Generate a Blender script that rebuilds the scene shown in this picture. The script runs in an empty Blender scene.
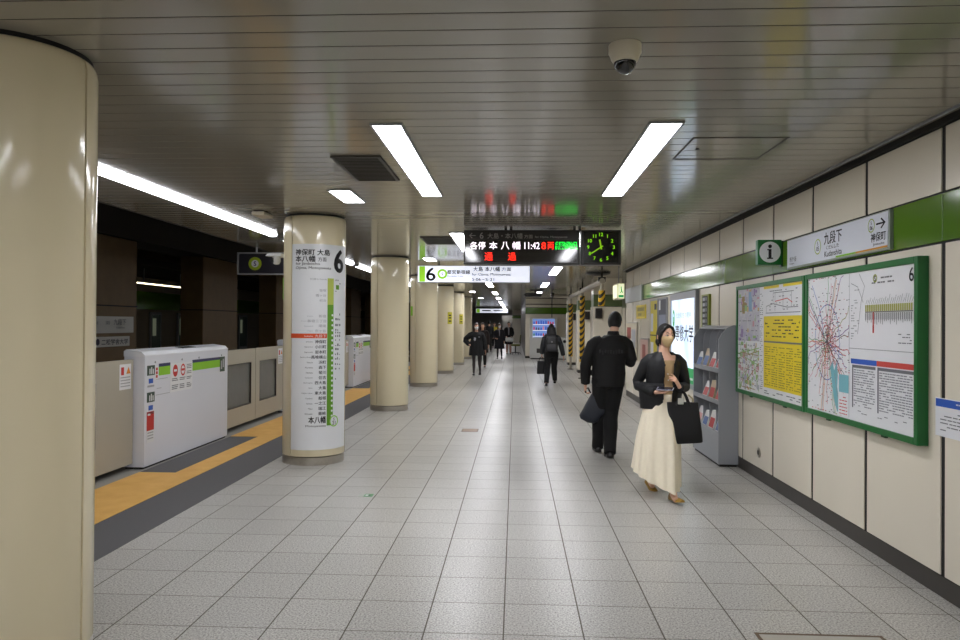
import bpy, bmesh, math, random
from mathutils import Vector, Matrix, Euler

scene = bpy.context.scene
COL = scene.collection
PI = math.pi
random.seed(11)

# ------------------------------------------------------------------ camera
cam_data = bpy.data.cameras.new('camera')
cam_data.sensor_width = 36.0
cam_data.lens = 723.96 * 36.0 / 960.0
cam_data.clip_start = 0.05
cam_data.clip_end = 200
cam = bpy.data.objects.new('camera', cam_data)
COL.objects.link(cam)
_yaw, _pitch, _roll = math.radians(2.787), math.radians(0.323), math.radians(0.361)
_F = Vector((-math.sin(_yaw) * math.cos(_pitch), math.cos(_yaw) * math.cos(_pitch), math.sin(_pitch)))
_R = Vector((math.cos(_yaw), math.sin(_yaw), 0))
_U = _R.cross(_F)
_R2 = _R * math.cos(_roll) + _U * math.sin(_roll)
_U2 = _U * math.cos(_roll) - _R * math.sin(_roll)
_m = Matrix((_R2, _U2, -_F)).transposed().to_4x4()
_m.translation = Vector((0, 0, 1.553))
cam.matrix_world = _m
scene.camera = cam

# ------------------------------------------------------------------ world / exposure
world = bpy.data.worlds.new('world')
scene.world = world
world.use_nodes = True
world.node_tree.nodes['Background'].inputs[0].default_value = (0.9, 0.95, 1.0, 1)
world.node_tree.nodes['Background'].inputs[1].default_value = 0.004
scene.view_settings.view_transform = 'Standard'
scene.view_settings.look = 'None'
scene.view_settings.gamma = 1
scene.view_settings.use_curve_mapping = False
scene.view_settings.exposure = 0.9
LAMP = 14.2          # emission of the ceiling diffusers
STRIP = 6.0         # emission of the platform edge tubes

CEIL = 2.755
KC = 0.9487         # ceiling fittings were first measured for a 2.82 m ceiling
WALLX = 2.455

# ------------------------------------------------------------------ helpers
def srgb(r, g, b):
    def f(c):
        c /= 255.0
        return c / 12.92 if c <= 0.04045 else ((c + 0.055) / 1.055) ** 2.4
    return (f(r), f(g), f(b), 1.0)

_mats = {}
def mat(name, col, rough=0.5, metal=0.0, spec=0.5, coat=0.0, noise=None, bump=None, emit=0.0, alpha=None):
    """procedural principled material; noise=(scale, amount) varies colour, bump=(scale, strength)"""
    if name in _mats:
        return _mats[name]
    m = bpy.data.materials.new(name)
    m.use_nodes = True
    nt = m.node_tree
    b = nt.nodes['Principled BSDF']
    c = srgb(*col)
    b.inputs['Base Color'].default_value = c
    b.inputs['Roughness'].default_value = rough
    b.inputs['Metallic'].default_value = metal
    b.inputs['Specular IOR Level'].default_value = spec
    b.inputs['Coat Weight'].default_value = coat
    b.inputs['Coat Roughness'].default_value = 0.08
    if emit:
        b.inputs['Emission Color'].default_value = c
        b.inputs['Emission Strength'].default_value = emit
    if noise or bump:
        tc = nt.nodes.new('ShaderNodeTexCoord')
    if noise:
        n = nt.nodes.new('ShaderNodeTexNoise')
        n.inputs['Scale'].default_value = noise[0]
        n.inputs['Detail'].default_value = 4
        nt.links.new(tc.outputs['Object'], n.inputs['Vector'])
        mx = nt.nodes.new('ShaderNodeMix'); mx.data_type = 'RGBA'
        a = noise[1]
        mx.inputs[6].default_value = tuple(max(0, v * (1 - a)) for v in c[:3]) + (1,)
        mx.inputs[7].default_value = tuple(min(1, v * (1 + a)) for v in c[:3]) + (1,)
        nt.links.new(n.outputs['Fac'], mx.inputs[0])
        nt.links.new(mx.outputs[2], b.inputs['Base Color'])
    if bump:
        n = nt.nodes.new('ShaderNodeTexNoise')
        n.inputs['Scale'].default_value = bump[0]
        n.inputs['Detail'].default_value = 3
        nt.links.new(tc.outputs['Object'], n.inputs['Vector'])
        bp = nt.nodes.new('ShaderNodeBump')
        bp.inputs['Strength'].default_value = bump[1]
        bp.inputs['Distance'].default_value = 0.01
        nt.links.new(n.outputs['Fac'], bp.inputs['Height'])
        nt.links.new(bp.outputs['Normal'], b.inputs['Normal'])
    _mats[name] = m
    return m

def world_matrix(o):
    M = o.matrix_basis.copy()
    while o.parent:
        o = o.parent
        M = o.matrix_basis @ M
    return M

_textcache = {}
def text_geo(s, bold=0.0):
    k = (s, bold)
    if k not in _textcache:
        cu = bpy.data.curves.new('t', 'FONT')
        cu.body = s
        cu.size = 1.0
        cu.resolution_u = 3
        cu.offset = bold
        cu.fill_mode = 'FRONT'
        ob = bpy.data.objects.new('t', cu)
        COL.objects.link(ob)
        dg = bpy.context.evaluated_depsgraph_get()
        dg.update()
        me = bpy.data.meshes.new_from_object(ob.evaluated_get(dg))
        vs = [(v.co.x, v.co.y) for v in me.vertices]
        fs = [tuple(p.vertices) for p in me.polygons]
        bpy.data.objects.remove(ob)
        bpy.data.curves.remove(cu)
        bpy.data.meshes.remove(me)
        if vs:
            x0 = min(v[0] for v in vs); x1 = max(v[0] for v in vs)
            y0 = min(v[1] for v in vs); y1 = max(v[1] for v in vs)
        else:
            x0 = x1 = y0 = y1 = 0
        _textcache[k] = (vs, fs, (x0, y0, x1, y1))
    return _textcache[k]

class MB:
    def __init__(self):
        self.bm = bmesh.new()

    def _face(self, vs, mi):
        try:
            f = self.bm.faces.new(vs)
            f.material_index = mi
            return f
        except ValueError:
            return None

    def box(self, lo, hi, mi=0, bevel=0.0, M=None):
        t = bmesh.new()
        bmesh.ops.create_cube(t, size=1.0)
        lo, hi = Vector(lo), Vector(hi)
        for v in t.verts:
            v.co = Vector(((v.co.x + .5) * (hi.x - lo.x) + lo.x, (v.co.y + .5) * (hi.y - lo.y) + lo.y, (v.co.z + .5) * (hi.z - lo.z) + lo.z))
        if bevel:
            bmesh.ops.bevel(t, geom=t.edges[:], offset=bevel, segments=2, affect='EDGES', profile=0.5)
        if M is not None:
            t.transform(M)
        self.merge(t, mi)

    def merge(self, t, mi=None):
        mp = {}
        for v in t.verts:
            mp[v] = self.bm.verts.new(v.co)
        for f in t.faces:
            nf = self._face([mp[v] for v in f.verts], f.material_index if mi is None else mi)
            if nf:
                nf.smooth = f.smooth
        t.free()

    def rings(self, rings, mi=0, cap=True, closed=True):
        """loft a list of rings (lists of points)"""
        R = [[self.bm.verts.new(p) for p in r] for r in rings]
        n = len(R[0])
        for i in range(len(R) - 1):
            for j in range(n if closed else n - 1):
                k = (j + 1) % n
                self._face([R[i][j], R[i][k], R[i + 1][k], R[i + 1][j]], mi)
        if cap:
            self._face(list(reversed(R[0])), mi)
            self._face(R[-1], mi)
        return R

    def lathe(self, prof, c, n=48, mi=0, cap=True, a0=0.0, a1=None, axis='z'):
        c = Vector(c)
        rg = []
        for r, z in prof:
            ring = []
            for j in range(n):
                a = 2 * PI * j / n
                if axis == 'z':
                    ring.append(c + Vector((r * math.cos(a), r * math.sin(a), z)))
                elif axis == 'y':
                    ring.append(c + Vector((r * math.cos(a), z, r * math.sin(a))))
                else:
                    ring.append(c + Vector((z, r * math.cos(a), r * math.sin(a))))
            rg.append(ring)
        self.rings(rg, mi, cap)

    def tube(self, pts, rad, n=10, mi=0, cap=True, flat=None):
        """tube through points; rad a number or per-point list (or (a,b) pairs with flat = normal axis)"""
        pts = [Vector(p) for p in pts]
        if not isinstance(rad, (list, tuple)):
            rad = [rad] * len(pts)
        rg = []
        ref = None
        for i, p in enumerate(pts):
            d = (pts[min(i + 1, len(pts) - 1)] - pts[max(i - 1, 0)]).normalized()
            if flat is not None:
                v = Vector(flat) - d * d.dot(Vector(flat))
                v = v.normalized() if v.length > 1e-6 else d.orthogonal().normalized()
                u = v.cross(d).normalized()
            else:
                if ref is None:
                    ref = d.orthogonal().normalized()
                u = (ref - d * ref.dot(d)).normalized()
                ref = u
                v = d.cross(u)
            r = rad[i]
            a, b = r if isinstance(r, (list, tuple)) else (r, r)
            rg.append([p + u * (a * math.cos(2 * PI * j / n)) + v * (b * math.sin(2 * PI * j / n)) for j in range(n)])
        self.rings(rg, mi, cap)

    def ball(self, c, r, n=12, mi=0, M=None):
        rx, ry, rz = r if isinstance(r, (list, tuple)) else (r, r, r)
        c = Vector(c)
        rg = []
        for i in range(n + 1):
            e = -PI / 2 + PI * i / n
            e = max(-PI / 2 + .02, min(PI / 2 - .02, e))
            ring = []
            for j in range(2 * n):
                a = PI * j / n
                q = Vector((rx * math.cos(a) * math.cos(e), ry * math.sin(a) * math.cos(e), rz * math.sin(e)))
                if M is not None:
                    q = M @ q
                ring.append(c + q)
            rg.append(ring)
        self.rings(rg, mi)

    def prism(self, poly, d, mi=0):
        """extrude a planar polygon (3d points) by vector d"""
        d = Vector(d)
        a = [self.bm.verts.new(Vector(p)) for p in poly]
        b = [self.bm.verts.new(Vector(p) + d) for p in poly]
        n = len(a)
        self._face(list(reversed(a)), mi)
        self._face(b, mi)
        for i in range(n):
            k = (i + 1) % n
            self._face([a[i], a[k], b[k], b[i]], mi)

    def quad(self, p, mi=0):
        self._face([self.bm.verts.new(Vector(q)) for q in p], mi)

    def rect(self, O, ux, uy, x0, y0, x1, y1, mi=0, off=0.0):
        """flat rectangle on the plane O + x ux + y uy, lifted by off along the normal"""
        O, ux, uy = Vector(O), Vector(ux), Vector(uy)
        n = ux.cross(uy).normalized() * off
        self.quad([O + ux * x + uy * y + n for x, y in ((x0, y0), (x1, y0), (x1, y1), (x0, y1))], mi)

    def disc(self, O, ux, uy, x, y, r, mi=0, off=0.0, n=24, r_in=0.0, ry=None):
        O, ux, uy = Vector(O), Vector(ux), Vector(uy)
        nn = ux.cross(uy).normalized() * off
        ry = r if ry is None else ry
        P = lambda a, k: O + ux * (x + r * k * math.cos(a)) + uy * (y + ry * k * math.sin(a)) + nn
        if r_in <= 0:
            self._face([self.bm.verts.new(P(2 * PI * i / n, 1)) for i in range(n)], mi)
        else:
            k = r_in / r
            A = [self.bm.verts.new(P(2 * PI * i / n, 1)) for i in range(n)]
            B = [self.bm.verts.new(P(2 * PI * i / n, k)) for i in range(n)]
            for i in range(n):
                j = (i + 1) % n
                self._face([A[i], A[j], B[j], B[i]], mi)

    def line(self, O, ux, uy, pts, w, mi=0, off=0.0):
        O, ux, uy = Vector(O), Vector(ux), Vector(uy)
        n = ux.cross(uy).normalized() * off
        for (x0, y0), (x1, y1) in zip(pts[:-1], pts[1:]):
            dx, dy = x1 - x0, y1 - y0
            L = math.hypot(dx, dy)
            if L < 1e-6:
                continue
            px, py = -dy / L * w / 2, dx / L * w / 2
            self.quad([O + ux * x + uy * y + n for x, y in ((x0 - px, y0 - py), (x1 - px, y1 - py), (x1 + px, y1 + py), (x0 + px, y0 + py))], mi)

    def text(self, s, fn, x, y, h, w=None, align='l', mi=0, bold=0.012):
        """flat lettering; the string's bounding box has its left/centre/right at x, its bottom at y and height h.
        fn maps (x, y) to a point in space."""
        vs, fs, (x0, y0, x1, y1) = text_geo(s)
        if not vs:
            return
        sy = h / (y1 - y0)
        sx = sy if w is None else w / (x1 - x0)
        W = (x1 - x0) * sx
        ox = x - (W if align == 'r' else W / 2 if align == 'c' else 0)
        e = bold * .8 * sy
        for du, dv in (((0, 0),) if bold < .008 else ((-e, 0), (e, 0), (0, e * .7), (0, -e * .7))):
            V = [self.bm.verts.new(fn(ox + du + (a - x0) * sx, y + dv + (b - y0) * sy)) for a, b in vs]
            for f in fs:
                self._face([V[i] for i in f], mi)

    def build(self, name, mats, parent=None, smooth=None, local=False, normals=True):
        bm = self.bm
        if normals:
            bmesh.ops.recalc_face_normals(bm, faces=bm.faces[:])
        me = bpy.data.meshes.new(name)
        o = bpy.data.objects.new(name, me)
        if parent is not None:
            o.parent = parent
            if not local:
                bm.transform(world_matrix(parent).inverted())
        elif not local and bm.verts:
            xs = [v.co.x for v in bm.verts]; ys = [v.co.y for v in bm.verts]; zs = [v.co.z for v in bm.verts]
            c = Vector(((min(xs) + max(xs)) / 2, (min(ys) + max(ys)) / 2, min(zs)))
            bm.transform(Matrix.Translation(-c))
            o.location = c
        if smooth is not None:
            lim = math.radians(smooth)
            for f in bm.faces:
                f.smooth = True
            for e in bm.edges:
                if len(e.link_faces) == 2:
                    e.smooth = e.calc_face_angle(0) < lim
        bm.to_mesh(me)
        bm.free()
        for m in (mats if isinstance(mats, (list, tuple)) else [mats]):
            me.materials.append(m)
        COL.objects.link(o)
        return o

def fuse(mb, voxel=0.006, smooth=4, factor=0.5):
    """turn overlapping volumes into one continuous surface"""
    me = bpy.data.meshes.new('f')
    bmesh.ops.recalc_face_normals(mb.bm, faces=mb.bm.faces[:])
    mb.bm.to_mesh(me)
    mb.bm.free()
    ob = bpy.data.objects.new('f', me)
    COL.objects.link(ob)
    r = ob.modifiers.new('r', 'REMESH'); r.mode = 'VOXEL'; r.voxel_size = voxel
    if smooth:
        s = ob.modifiers.new('s', 'SMOOTH'); s.factor = factor; s.iterations = smooth
    dg = bpy.context.evaluated_depsgraph_get()
    dg.update()
    m2 = bpy.data.meshes.new_from_object(ob.evaluated_get(dg))
    bpy.data.objects.remove(ob)
    bpy.data.meshes.remove(me)
    mb.bm = bmesh.new()
    mb.bm.from_mesh(m2)
    bpy.data.meshes.remove(m2)
    return mb

def tag(o, label, cat, group=None):
    o['label'] = label
    o['category'] = cat
    if group:
        o['group'] = group
    return o

def thing(name, label, cat, loc=(0, 0, 0), rotz=0.0, group=None):
    o = bpy.data.objects.new(name, None)
    o.empty_display_size = 0.1
    COL.objects.link(o)
    o.location = loc
    o.rotation_euler = (0, 0, rotz)
    return tag(o, label, cat, group)

def struct(o):
    o['kind'] = 'structure'
    return o

def plane_fn(O, ux, uy, off=0.0):
    O, ux, uy = Vector(O), Vector(ux), Vector(uy)
    n = ux.cross(uy).normalized() * off
    return lambda x, y: O + ux * x + uy * y + n

ORD = ['first', 'second', 'third', 'fourth', 'fifth', 'sixth', 'seventh', 'eighth', 'ninth', 'tenth', 'eleventh']

# ------------------------------------------------------------------ materials
CREAM = mat('cream_enamel', (236, 224, 190), rough=0.13, spec=0.5, bump=(8, 0.06))
CREAM_WALL = mat('cream_wall_panel', (232, 224, 206), rough=0.25, noise=(2.0, 0.03), bump=(7, 0.03))
DARK = mat('dark_gap', (22, 20, 18), rough=0.7)
DARKGREY = mat('dark_grey_plinth', (62, 58, 54), rough=0.45, noise=(8, 0.12))
STEEL = mat('brushed_steel', (188, 182, 172), rough=0.3, metal=1.0, noise=(30, 0.15))
GREEN_BAND = mat('green_enamel_band', (84, 124, 30), rough=0.12, noise=(1.5, 0.06), bump=(6, 0.03))
GREEN = mat('green_paint', (14, 104, 44), rough=0.35)
LIME = mat('lime_green', (132, 196, 24), rough=0.4)
WHITE = mat('white_paint', (226, 228, 230), rough=0.35)
WHITE_SHEET = mat('white_sheet', (232, 233, 236), rough=0.3)
BLACK = mat('black_print', (18, 18, 20), rough=0.5)
GREY_INK = mat('grey_print', (110, 112, 118), rough=0.5)
LIGHT_INK = mat('light_grey_print', (170, 172, 176), rough=0.5)
RED = mat('red_print', (200, 44, 36), rough=0.45)
BLUE = mat('blue_print', (44, 92, 190), rough=0.45)
NAVY = mat('navy_print', (30, 36, 92), rough=0.45)
YELLOW = mat('yellow_print', (232, 208, 30), rough=0.45)
BLACK_METAL = mat('black_metal', (24, 24, 26), rough=0.35)
GREY_METAL = mat('grey_painted_metal', (150, 152, 156), rough=0.4)
DIFFUSER = mat('lit_diffuser', (250, 250, 255), rough=0.5, emit=LAMP)
TUBE = mat('lit_tube', (248, 250, 255), rough=0.5, emit=STRIP)

# ================================================================== SETTING
def floor_material():
    m = bpy.data.materials.new('granite_tile_floor')
    m.use_nodes = True
    nt = m.node_tree; L = nt.links.new
    b = nt.nodes['Principled BSDF']
    geo = nt.nodes.new('ShaderNodeNewGeometry')
    sep = nt.nodes.new('ShaderNodeSeparateXYZ'); L(geo.outputs['Position'], sep.inputs[0])
    def math_(op, a, bb=None, clamp=False):
        n = nt.nodes.new('ShaderNodeMath'); n.operation = op; n.use_clamp = clamp
        for i, v in enumerate((a, bb)):
            if v is None: continue
            if isinstance(v, (int, float)): n.inputs[i].default_value = v
            else: L(v, n.inputs[i])
        return n.outputs[0]
    def cell(axis, off):
        t = math_('DIVIDE', math_('SUBTRACT', sep.outputs[axis], off), 0.4)
        fl = math_('FLOOR', t)
        fr = math_('SUBTRACT', t, fl)
        edge = math_('MINIMUM', fr, math_('SUBTRACT', 1.0, fr))
        return fl, edge
    fx, ex = cell(0, -0.05 - 4.0)
    fy, ey = cell(1, 3.634 - 20.0)
    gx = math_('LESS_THAN', ex, 0.0095)
    gy = math_('LESS_THAN', ey, 0.0085)
    cb = nt.nodes.new('ShaderNodeCombineXYZ'); L(fx, cb.inputs[0]); L(fy, cb.inputs[1])
    wn = nt.nodes.new('ShaderNodeTexWhiteNoise'); wn.noise_dimensions = '2D'; L(cb.outputs[0], wn.inputs['Vector'])
    n1 = nt.nodes.new('ShaderNodeTexNoise'); n1.inputs['Scale'].default_value = 95; n1.inputs['Detail'].default_value = 3; n1.inputs['Roughness'].default_value = 0.7
    L(geo.outputs['Position'], n1.inputs['Vector'])
    n2 = nt.nodes.new('ShaderNodeTexNoise'); n2.inputs['Scale'].default_value = 0.9; n2.inputs['Detail'].default_value = 3
    L(geo.outputs['Position'], n2.inputs['Vector'])
    cr = nt.nodes.new('ShaderNodeValToRGB')
    cr.color_ramp.elements[0].position = 0.34; cr.color_ramp.elements[0].color = srgb(112, 109, 103)
    cr.color_ramp.elements[1].position = 0.60; cr.color_ramp.elements[1].color = srgb(208, 206, 200)
    L(n1.outputs['Fac'], cr.inputs[0])
    k = math_('ADD', math_('MULTIPLY', wn.outputs['Value'], 0.10), math_('MULTIPLY', n2.outputs['Fac'], 0.16))
    k = math_('ADD', k, 0.84)
    vm = nt.nodes.new('ShaderNodeMix'); vm.data_type = 'RGBA'; vm.blend_type = 'MULTIPLY'; vm.inputs[0].default_value = 1
    L(cr.outputs[0], vm.inputs[6]); L(k, vm.inputs[7])
    g1 = nt.nodes.new('ShaderNodeMix'); g1.data_type = 'RGBA'; L(gy, g1.inputs[0]); L(vm.outputs[2], g1.inputs[6]); g1.inputs[7].default_value = srgb(112, 106, 97)
    g2 = nt.nodes.new('ShaderNodeMix'); g2.data_type = 'RGBA'; L(gx, g2.inputs[0]); L(g1.outputs[2], g2.inputs[6]); g2.inputs[7].default_value = srgb(88, 80, 70)
    L(g2.outputs[2], b.inputs['Base Color'])
    rr = math_('ADD', math_('MULTIPLY', n1.outputs['Fac'], 0.16), 0.22)
    rr = math_('ADD', rr, math_('MULTIPLY', math_('MAXIMUM', gx, gy), 0.4))
    L(rr, b.inputs['Roughness'])
    bp = nt.nodes.new('ShaderNodeBump'); bp.inputs['Strength'].default_value = 0.12; bp.inputs['Distance'].default_value = 0.004
    L(n1.outputs['Fac'], bp.inputs['Height']); L(bp.outputs['Normal'], b.inputs['Normal'])
    return m

m = MB(); m.box((-4.25, -10, -1.3), (6.0, 72, 0))
struct(m.build('floor', floor_material()))

# dark anti-slip strip, yellow tactile strip, pale kerb along the platform edge
ANTISLIP = mat('dark_antislip', (92, 91, 92), rough=0.85, noise=(120, 0.10), bump=(200, 0.2))
KERB = mat('pale_kerb_stone', (150, 148, 142), rough=0.7, noise=(40, 0.08))
def tactile_material():
    m = bpy.data.materials.new('yellow_tactile_paving')
    m.use_nodes = True
    nt = m.node_tree; L = nt.links.new
    b = nt.nodes['Principled BSDF']; b.inputs['Roughness'].default_value = 0.7
    geo = nt.nodes.new('ShaderNodeNewGeometry')
    vo = nt.nodes.new('ShaderNodeTexVoronoi'); vo.inputs['Scale'].default_value = 16; vo.inputs['Randomness'].default_value = 0.0
    L(geo.outputs['Position'], vo.inputs['Vector'])
    n = nt.nodes.new('ShaderNodeTexNoise'); n.inputs['Scale'].default_value = 6; L(geo.outputs['Position'], n.inputs['Vector'])
    cr = nt.nodes.new('ShaderNodeValToRGB')
    cr.color_ramp.elements[0].color = srgb(214, 158, 74); cr.color_ramp.elements[1].color = srgb(236, 190, 108)
    L(n.outputs['Fac'], cr.inputs[0]); L(cr.outputs[0], b.inputs['Base Color'])
    lt = nt.nodes.new('ShaderNodeMath'); lt.operation = 'LESS_THAN'; lt.inputs[1].default_value = 0.3; L(vo.outputs['Distance'], lt.inputs[0])
    bp = nt.nodes.new('ShaderNodeBump'); bp.inputs['Strength'].default_value = 0.5; bp.inputs['Distance'].default_value = 0.005
    L(lt.outputs[0], bp.inputs['Height']); L(bp.outputs['Normal'], b.inputs['Normal'])
    return m
m = MB(); m.box((-4.25, -10, 0.0), (-2.71, 72, 0.003)); struct(m.build('trim_1', ANTISLIP))
m = MB(); m.box((-4.25, -10, 0.003), (-3.86, 72, 0.006)); struct(m.build('trim_2', KERB))
m = MB()
m.box((-3.48, -10, 0.003), (-3.20, 72, 0.007))
GATE0, PITCH = 7.41, 4.9
for k in range(-3, 7):
    y = GATE0 + PITCH * k
    m.box((-3.86, y - 2.62, 0.003), (-3.48, y - 0.12, 0.007))
struct(m.build('tactile_paving', tactile_material()))

# ceiling of narrow linear panels with dark joints
def ceiling_material():
    m = mat('grey_ceiling_panel', (148, 143, 130), rough=0.13, spec=0.6)
    nt = m.node_tree; L = nt.links.new
    b = nt.nodes['Principled BSDF']
    geo = nt.nodes.new('ShaderNodeNewGeometry')
    mp = nt.nodes.new('ShaderNodeMapping'); mp.inputs['Scale'].default_value = (0.8, 6.25, 1)
    L(geo.outputs['Position'], mp.inputs['Vector'])
    n = nt.nodes.new('ShaderNodeTexNoise'); n.inputs['Scale'].default_value = 1.0; n.inputs['Detail'].default_value = 1
    L(mp.outputs[0], n.inputs['Vector'])
    bp = nt.nodes.new('ShaderNodeBump'); bp.inputs['Strength'].default_value = 0.08; bp.inputs['Distance'].default_value = 0.02
    L(n.outputs['Fac'], bp.inputs['Height']); L(bp.outputs['Normal'], b.inputs['Normal'])
    return m
m = MB()
y = -10.016
P = 0.16
prof = []
while y < 72:
    prof += [(y + 0.004, CEIL + .014, 1), (y + 0.007, CEIL + 0.002, 0), (y + 0.010, CEIL, 0), (y + P - 0.003, CEIL, 0), (y + P - 0.0, CEIL + 0.002, 0), (y + P + 0.001, CEIL + .014, 1)]
    y += P
rowA = [m.bm.verts.new((-4.15, p[0], p[1])) for p in prof]
rowB = [m.bm.verts.new((6.0, p[0], p[1])) for p in prof]
for i in range(len(prof) - 1):
    m._face([rowA[i], rowB[i], rowB[i + 1], rowA[i + 1]], 1 if (prof[i][2] or prof[i + 1][2]) else 0)
m.box((-4.15, -10, CEIL + 0.02), (6.0, 72, CEIL + 0.3), 1)
struct(m.build('ceiling', [ceiling_material(), DARK], normals=False))

# right wall: dark backing, cream panels below and above a green band
SEAM0, SP = 4.285, 0.915
WEND = 16.15
m = MB()
m.box((WALLX + 0.007, -10, 0), (WALLX + 0.2, WEND, CEIL), 1)
ys = [SEAM0 + SP * k for k in range(-15, 13)] + [WEND]
for a, b_ in zip(ys[:-1], ys[1:]):
    for z0, z1 in ((0.125, 2.035), (2.335, 2.705)):
        m.box((WALLX, a + 0.021, z0), (WALLX + 0.012, b_ - 0.021 if b_ != WEND else b_, z1), 0, bevel=0.003)
struct(m.build('wall_right', [CREAM_WALL, DARK]))
m = MB()
for a, b_ in zip(ys[:-1], ys[1:]):
    m.box((WALLX - 0.004, a + 0.002, 2.047), (WALLX + 0.006, b_ - 0.002, 2.323), 0, bevel=0.003)
struct(m.build('trim_3', [GREEN_BAND]))
m = MB(); m.box((WALLX + 0.003, -10, 0), (WALLX + 0.0065, WEND, 0.118)); struct(m.build('baseboard_right', DARKGREY))
m = MB()
m.box((WALLX - 0.02, -10, 2.712), (WALLX + 0.0065, WEND, CEIL - 0.002), 1)
m.box((WALLX - 0.075, -10, CEIL - 0.012), (WALLX - 0.06, WEND, CEIL + 0.002), 0)
struct(m.build('trim_4', [GREY_METAL, DARK]))

# wall stepping back beyond the panels, then the end wall that narrows the passage
m = MB()
m.box((WALLX + 0.03, WEND, 0), (3.3, WEND + 0.15, CEIL), 0)
m.box((3.15, WEND, 0), (3.35, 33.4, CEIL), 0)
yy = WEND + 0.15
while yy < 33.2:
    m.box((3.145, yy, 0), (3.16, yy + 0.03, CEIL), 1)
    yy += 0.92
struct(m.build('wall_recess', [CREAM_WALL, DARK]))
m = MB(); m.box((3.13, WEND + .15, 2.047), (3.149, 33.3, 2.323)); struct(m.build('trim_5', mat('dull_green_band', (92, 108, 66), rough=.4)))
m = MB()
EX = 0.47
m.box((EX, 33.4, 0), (6, 33.7, CEIL), 1)
for a, b_ in ((EX, 1.66), (1.70, 3.12)):
    m.box((a, 33.36, 0.1), (b_, 33.42, 2.03), 0, bevel=.005)
    m.box((a, 33.36, 2.34), (b_, 33.42, 2.46), 0, bevel=.005)
    m.box((a, 33.36, 2.50), (b_, 33.42, 2.74), 0, bevel=.005)
m.box((EX, 33.7, 0), (EX + 0.2, 61, CEIL), 2)
struct(m.build('wall_back', [CREAM_WALL, DARK, mat('grey_steel_wall', (120, 116, 110), rough=0.35, noise=(3, .1))]))
m = MB()
for a, b_ in ((EX, 1.665), (1.695, 3.12)):
    m.box((a, 33.35, 2.047), (b_, 33.4, 2.323))
struct(m.build('trim_6', GREEN_BAND))
# far pale wall seen past the end wall, and the dim end of the passage
m = MB()
m.box((-0.25, 61, 0), (EX + .2, 61.3, CEIL), 0)
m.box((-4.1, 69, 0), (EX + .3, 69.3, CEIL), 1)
m.box((-1.1, 62.5, 0), (-.25, 62.7, 2.3), 1)
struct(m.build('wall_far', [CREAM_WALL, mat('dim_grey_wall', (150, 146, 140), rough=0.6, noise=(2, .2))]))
m = MB(); m.box((-0.25, 60.97, 2.047), (EX, 61.0, 2.323)); struct(m.build('trim_7', GREEN_BAND))
# wall behind the viewpoint
m = MB(); m.box((-4.3, -10.3, -1.3), (2.7, -10, CEIL + .3)); struct(m.build('wall_near', CREAM_WALL))

# track side: fascia, track bed, tunnel roof, opposite platform and its wall
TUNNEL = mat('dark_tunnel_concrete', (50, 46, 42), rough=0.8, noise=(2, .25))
m = MB()
m.box((-15.2, -10, 4.6), (-4.1, 72, 4.8), 0)
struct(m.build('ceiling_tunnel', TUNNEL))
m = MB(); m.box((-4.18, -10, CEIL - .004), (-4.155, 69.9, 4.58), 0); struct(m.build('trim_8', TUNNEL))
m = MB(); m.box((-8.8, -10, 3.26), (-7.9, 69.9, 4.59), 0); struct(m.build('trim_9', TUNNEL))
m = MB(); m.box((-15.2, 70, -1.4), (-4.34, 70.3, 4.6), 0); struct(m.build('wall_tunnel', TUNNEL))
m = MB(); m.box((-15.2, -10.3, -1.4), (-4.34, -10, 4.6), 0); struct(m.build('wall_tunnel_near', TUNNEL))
m = MB()
m.box((-11.6, -10, -1.4), (-4.25, 72, -1.25), 0)
struct(m.build('trackbed', mat('track_ballast', (52, 47, 42), rough=0.95, noise=(14, .4), bump=(30, .6))))
for k, x in enumerate((-7.25, -5.83, -10.3, -8.95)):
    m = MB(); m.box((x - .035, -10, -1.25), (x + .035, 70, -1.09), bevel=.01)
    o = m.build('rail', mat('rail_steel', (90, 80, 72), rough=.4, metal=1))
    tag(o, 'steel running rail on the dark track bed, %s from the platform' % ORD[[1, 0, 3, 2][k]], 'rail')
m = MB()
m.box((-15.2, -10, -1.4), (-11.6, 72, 0), 0)
struct(m.build('floor_opposite', mat('opposite_platform_floor', (150, 146, 140), rough=.4)))
m = MB()
m.box((-15.2, -10, 0), (-14.6, 72, 4.7), 0)
m.box((-14.6, -10, 2.05), (-14.58, 72, 2.75), 1)
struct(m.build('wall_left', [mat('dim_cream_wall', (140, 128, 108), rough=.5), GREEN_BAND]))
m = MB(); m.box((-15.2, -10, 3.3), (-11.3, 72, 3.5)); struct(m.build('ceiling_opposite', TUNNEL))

# brown-clad piers between the two tracks
PIER = mat('brown_pier_cladding', (112, 88, 56), rough=.55, noise=(5, .18), bump=(12, .1))
for k, (a, b_) in enumerate(((7.4, 9.3), (12.6, 14.95), (18.2, 20.5), (23.9, 26.1), (29.4, 31.6), (35, 37.2), (41, 43))):
    t = thing('tunnel_pier', ['brown clad pier between the tracks, nearest the camera behind the cream column',
        'brown clad pier between the tracks carrying two white signs', 'brown clad pier between the tracks, right behind the low white gate casing',
        'brown clad pier between the tracks behind the route map column', 'brown clad pier between the tracks, fifth along the line', 'brown clad pier between the tracks seen beside the third column',
        'brown clad pier between the tracks, last and darkest along the line'][k], 'pier', (-8.3, (a + b_) / 2, -1.25))
    m = MB(); m.box((-8.6, a, -1.25), (-8.0, b_, 3.25), bevel=.02); m.build('cladding', PIER, t)
    m = MB(); m.box((-8.61, a - .01, 1.86), (-7.99, b_ + .01, 1.885)); m.build('joint_strip', DARK, t)
    m = MB(); m.box((-8.62, a - .02, -1.25), (-7.98, b_ + .02, -1.0)); m.build('base', DARKGREY, t)

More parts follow.
